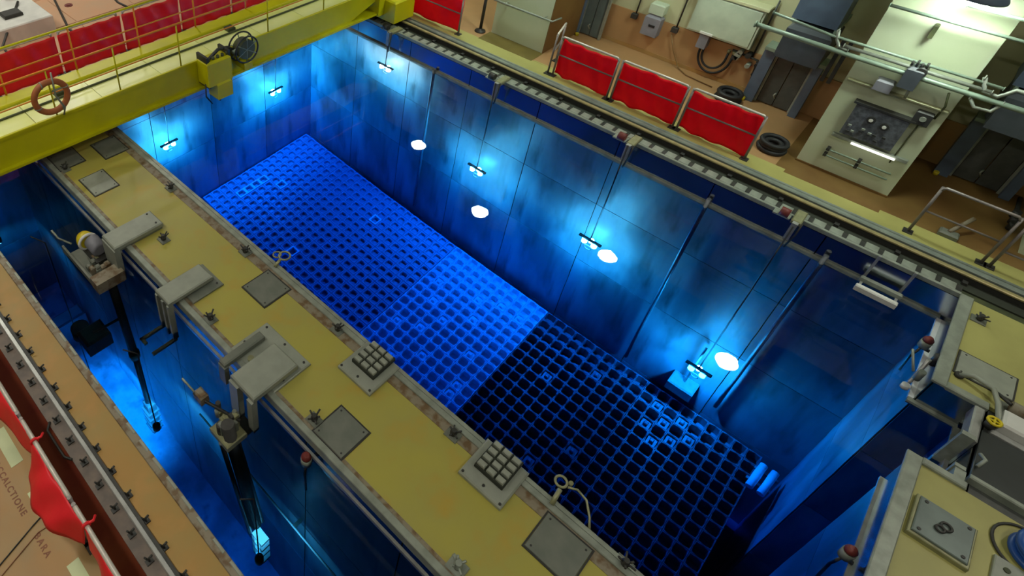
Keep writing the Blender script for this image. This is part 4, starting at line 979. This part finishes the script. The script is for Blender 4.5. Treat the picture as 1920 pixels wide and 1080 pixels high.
pipe('pipe_run', [(15.0, 0.75, 3.72), (15.0, -1.6, 3.72)], 0.03, 'greengrey', 'thin green grey pipe crossing the bright top of the pillar', group='pipes across the pillar')
pipe('pipe_run', [(15.0, -0.2, 4.05), (15.0, -2.6, 4.05)], 0.03, 'greengrey', 'highest thin pipe under the hooded lamp', group='pipes across the pillar')
pipe('pipe_elbow', [(15.1, 1.25, 3.0), (15.1, 1.2, 2.82), (15.1, 1.12, 2.70), (15.1, 0.95, 2.68)], 0.03, 'palesteel', 'pale bent pipe end at the bay edge of the pillar')
pipe('pipe_elbow', [(15.1, -1.0, 2.95), (15.1, -1.1, 2.72), (15.1, -1.3, 2.70), (15.1, -1.45, 2.90), (15.1, -1.8, 2.9), (15.1, -2.3, 2.78)], 0.035, 'palesteel', 'pale cranked pipe past the far edge of the pillar')
pipe('pipe_elbow', [(15.1, -1.0, 2.55), (15.1, -1.12, 2.40), (15.1, -1.35, 2.42), (15.1, -1.42, 2.62)], 0.03, 'palesteel', 'pale U-shaped pipe below the cranked pipe past the pillar')
for (y, z, lab) in ((0.48, 2.16, 'thin pale ledge bar at the top of the lower pillar face'),):
    MB().bbox(15.2, 15.3, -0.9, 0.72, 2.08, 2.12, 0.01).build('ledge_bar', M['brass'], None, lab, 'ledge')
t = thing('tube_light', (15.2, -0.2, 0.86), 'short fluorescent tube low across the tall pale pillar', 'light')
MB().box(15.22, 15.3, -0.85, 0.45, 0.87, 0.93).build('fitting', M['palesteel'], t)
MB().cyl((15.19, -0.66, 0.88), 0.022, 0.75, 12, 'y').build('tube', M['glow'], t)
for z, lab in ((0.42, 'lower horizontal rod near the foot of the tall pale pillar'), (0.56, 'upper horizontal rod near the foot of the tall pale pillar')):
    t = thing('grab_rod', (15.2, -0.2, z), lab, 'rod', 'rods near the foot of the pillar')
    MB().tube([(15.2, 0.4, z), (15.2, -0.75, z)], 0.018, 8).build('rod', M['greengrey'], t)
    for y in (0.36, -0.2): MB().box(15.18, 15.3, y-0.03, y+0.03, z-0.03, z+0.03).build('clamp', M['dark'], t)
MB().bbox(15.14, 15.3, -0.05, 0.02, 3.3, 3.55, 0.02).build('valve_stub', M['green'], None, 'small green stub on the bright upper pillar face', 'fitting')

# bay between the block and the door: cabinet, boxes, hoses, stands
t = thing('wall_cabinet', (17.3, 3.6, 1.1), 'pale mint cabinet on the bay wall above the hanging hoses', 'cabinet')
MB().bbox(17.2, 17.5, 2.85, 4.35, 1.15, 2.15, 0.02).build('body', M['cabinet'], t)
MB().bbox(17.17, 17.2, 2.9, 4.3, 1.2, 2.1, 0.005).build('door', M['cabinet'], t)
MB().bbox(17.15, 17.5, 2.8, 4.4, 2.15, 2.22, 0.01).build('top', M['cream'], t)
t = thing('grey_box', (17.3, 5.2, 0.7), 'rounded grey box with a dark slot on the terracotta dado', 'box')
MB().bbox(17.2, 17.46, 5.0, 5.42, 0.62, 1.2, 0.10).build('body', M['midgrey'], t)
MB().bbox(17.18, 17.2, 5.1, 5.26, 0.88, 0.94, 0.003).build('slot', M['black'], t)
MB().bbox(17.22, 17.5, 5.02, 5.4, 1.22, 1.5, 0.03).build('cap', M['cabinet'], t)
t = thing('wall_sign', (17.4, 3.75, 1.2), 'small white sign on top of a grey box by the hoses', 'sign')
MB().bbox(17.15, 17.35, 3.72, 4.02, 1.18, 1.24, 0.01).build('sign', M['white'], t)
MB().bbox(17.2, 17.46, 3.78, 4.0, 0.78, 1.16, 0.02).build('box', M['midgrey'], t)
def hanging_hose(r_, lab, yo):
    pts = []
    for k in range(17):
        an = PI + k*PI/16; pts.append((17.36, 3.52 + yo + r_*-math.cos(an), 0.66 + r_*1.25*math.sin(an)))
    pts = [(17.36, pts[0][1], 0.95)] + pts + [(17.36, pts[-1][1], 0.85)]
    t = thing('hose', (17.36, 3.5, 0.5), lab, 'hose', 'hanging hoses on the bay wall')
    MB().tube(pts, 0.028, 8).build('hose', M['black'], t)
    for p in (pts[0], pts[-1]): MB().cyl(p, 0.04, 0.08, 10).build('coupling', M['brass'], t)
hanging_hose(0.38, 'outer black hose hanging in a U on the bay wall', 0)
hanging_hose(0.28, 'inner black hose hanging in a U on the bay wall', 0.02)
t = thing('valve_group', (17.35, 2.75, 0.6), 'cluster of dark valves beside the hanging hoses', 'valves')
for k in range(8):
    y, z = 2.5+random.random()*.6, 0.55+random.random()*.45
    MB().cyl((17.25, y, z), 0.04+random.random()*.04, 0.2, 12, 'x').build('valve', M[random.choice(['dark', 'black', 'kerb', 'palesteel'])], t)
MB().tube([(17.38, 3.2, 0.95), (17.38, 2.6, 0.9), (17.38, 2.55, 0.4)], 0.03, 8).build('pipe', M['dark'], t)
MB().tube([(17.42, 2.75, 0.9), (17.42, 2.75, 2.4)], 0.02, 8).build('riser', M['dark'], t)
for (y, lab) in ((5.0, 'thin dark pipe on the bay wall beside the rounded grey box'), (6.1, 'thin dark pipe on the bay wall nearest the grey green door')):
    t = thing('wall_conduit', (17.44, y, 0.9), lab, 'pipe', 'thin pipes on the bay wall')
    MB().tube([(17.44, y-0.35, 1.0), (17.44, y-0.35, 2.6)], 0.02, 6).build('pipe', M['dark'], t)
    MB().bbox(17.36, 17.48, y-0.42, y-0.26, 0.86, 1.0, 0.01).build('socket', M['dark'], t)
t = thing('loose_cable', (17.3, 4.6, 0), 'brown cable trailing down the wall and over the terracotta floor', 'cable')
MB().tube([(17.4, 4.7, 0.8), (17.38, 4.5, 0.4), (17.3, 4.2, 0.03), (17.1, 3.9, 0.02), (17.0, 3.2, 0.02)], 0.014, 6).build('cable', M['brownfloor'], t)
for (x, y, z, lab) in ((16.7, 2.72, 0, 'black coil of hose on the terracotta floor by the dark double door'), (15.3, 1.27, 0, 'black coil of hose between the barrier and the tall pale pillar')):
    t = thing('hose_coil', (x, y, z), lab, 'hose coil', 'black coils behind the barriers')
    for k, (r_, zz) in enumerate(((0.26, 0.05), (0.23, 0.13), (0.25, 0.21), (0.16, 0.06), (0.15, 0.16))): MB().torus((x, y, z+zz), r_, 0.05, 26, 8).build('coil', M['black'], t)
t = thing('post_stand', (15.1, 8.95, 0), 'dark post on a round foot beside the pale block', 'stand')
MB().lathe((15.1, 9.0, 0), [(0.16, 0), (0.15, 0.03), (0.05, 0.07), (0.04, 0.1)], 18).build('foot', M['dark'], t)
MB().tube([(15.1, 9.0, 0.05), (15.1, 9.0, 1.6)], 0.045, 10).build('post', M['dark'], t)
t = thing('handrail', (15.1, 8, 1), 'pale handrail bent round the front of the pale block', 'handrail')
MB().tube([(15.12, 8.8, 1.05), (15.12, 6.95, 1.05), (15.5, 6.9, 1.05)], 0.028, 8).build('rail', M['palesteel'], t)
for y in (8.4, 7.2): MB().tube([(15.12, y, 1.05), (15.32, y, 1.05)], 0.015, 6).build('bracket', M['palesteel'], t)
t = thing('floor_stand', (14.95, -1.2, 0), 'dark grey floor fitting beside the bare tubular barrier', 'fitting')
MB().bbox(14.75, 14.95, -2.15, -1.85, 0, 0.1, 0.03).build('base', M['plate'], t)
MB().tube([(14.85, -1.98, 0.08), (15.3, -2.2, 0.3)], 0.04, 8).build('arm', M['kerb'], t)
t = thing('drain_pipe', (16.2, -2.7, 0), 'dark row of pipe ends on the deck past the dark double door', 'pipes')
for k in range(3): MB().cyl((16.0+0.25*k, -2.8, 0.0), 0.07, 0.16, 12).build('pipe_end', M['dark'], t)
MB().tube([(15.9, -2.8, 0.08), (17.2, -2.8, 0.08)], 0.04, 8).build('manifold', M['dark'], t)

# ------------------------------------------------------------------ rear hall seen over the crane
t = thing('cream_plinth', (5.2, 18.3, 0), 'cream painted plinth standing on the salmon floor behind the barriers', 'plinth')
MB().bbox(4.4, 6.0, 16.9, 19.8, 0.02, 0.5, 0.03).build('body', M['white'], t)
MB().bbox(4.9, 5.4, 17.4, 17.8, 0.5, 0.6, 0.02).build('fitting', M['dark'], t)
MB().bbox(5.5, 5.8, 18.6, 19.1, 0.5, 0.75, 0.04).build('red_box', M['rust'], t, label='dark red box')
for (pts, lab) in (([(6.9, 19.0, 0.04), (6.3, 16.8, 0.04), (6.2, 15.3, 0.04)], 'dark cable on the salmon floor running to the barriers'),
                   ([(5.6, 18.2, 0.56), (4.35, 16.4, 0.30), (4.3, 15.0, 0.04)], 'dark cable over the cream plinth behind the barriers'),
                   ([(8.4, 18.6, 0.04), (8.2, 17.4, 0.04), (8.25, 16.9, 0.04)], 'short dark cable farther along the salmon floor')):
    MB().tube(pts, 0.035, 6).build('floor_cable', M['dark'], None, lab, 'cable', 'dark cables behind the barriers')
for (x, y, lab) in ((6.0, 17.7, 'small rusty drain on the salmon floor by the plinth'), (7.0, 18.2, 'small rusty drain on the salmon floor farther from the plinth')):
    MB().cyl((x, y, 0.02), 0.12, 0.02, 16).cyl((x, y, 0.04), 0.07, 0.015, 12).build('floor_drain', M['rust'], None, lab, 'drain', 'rusty drains in the salmon floor')
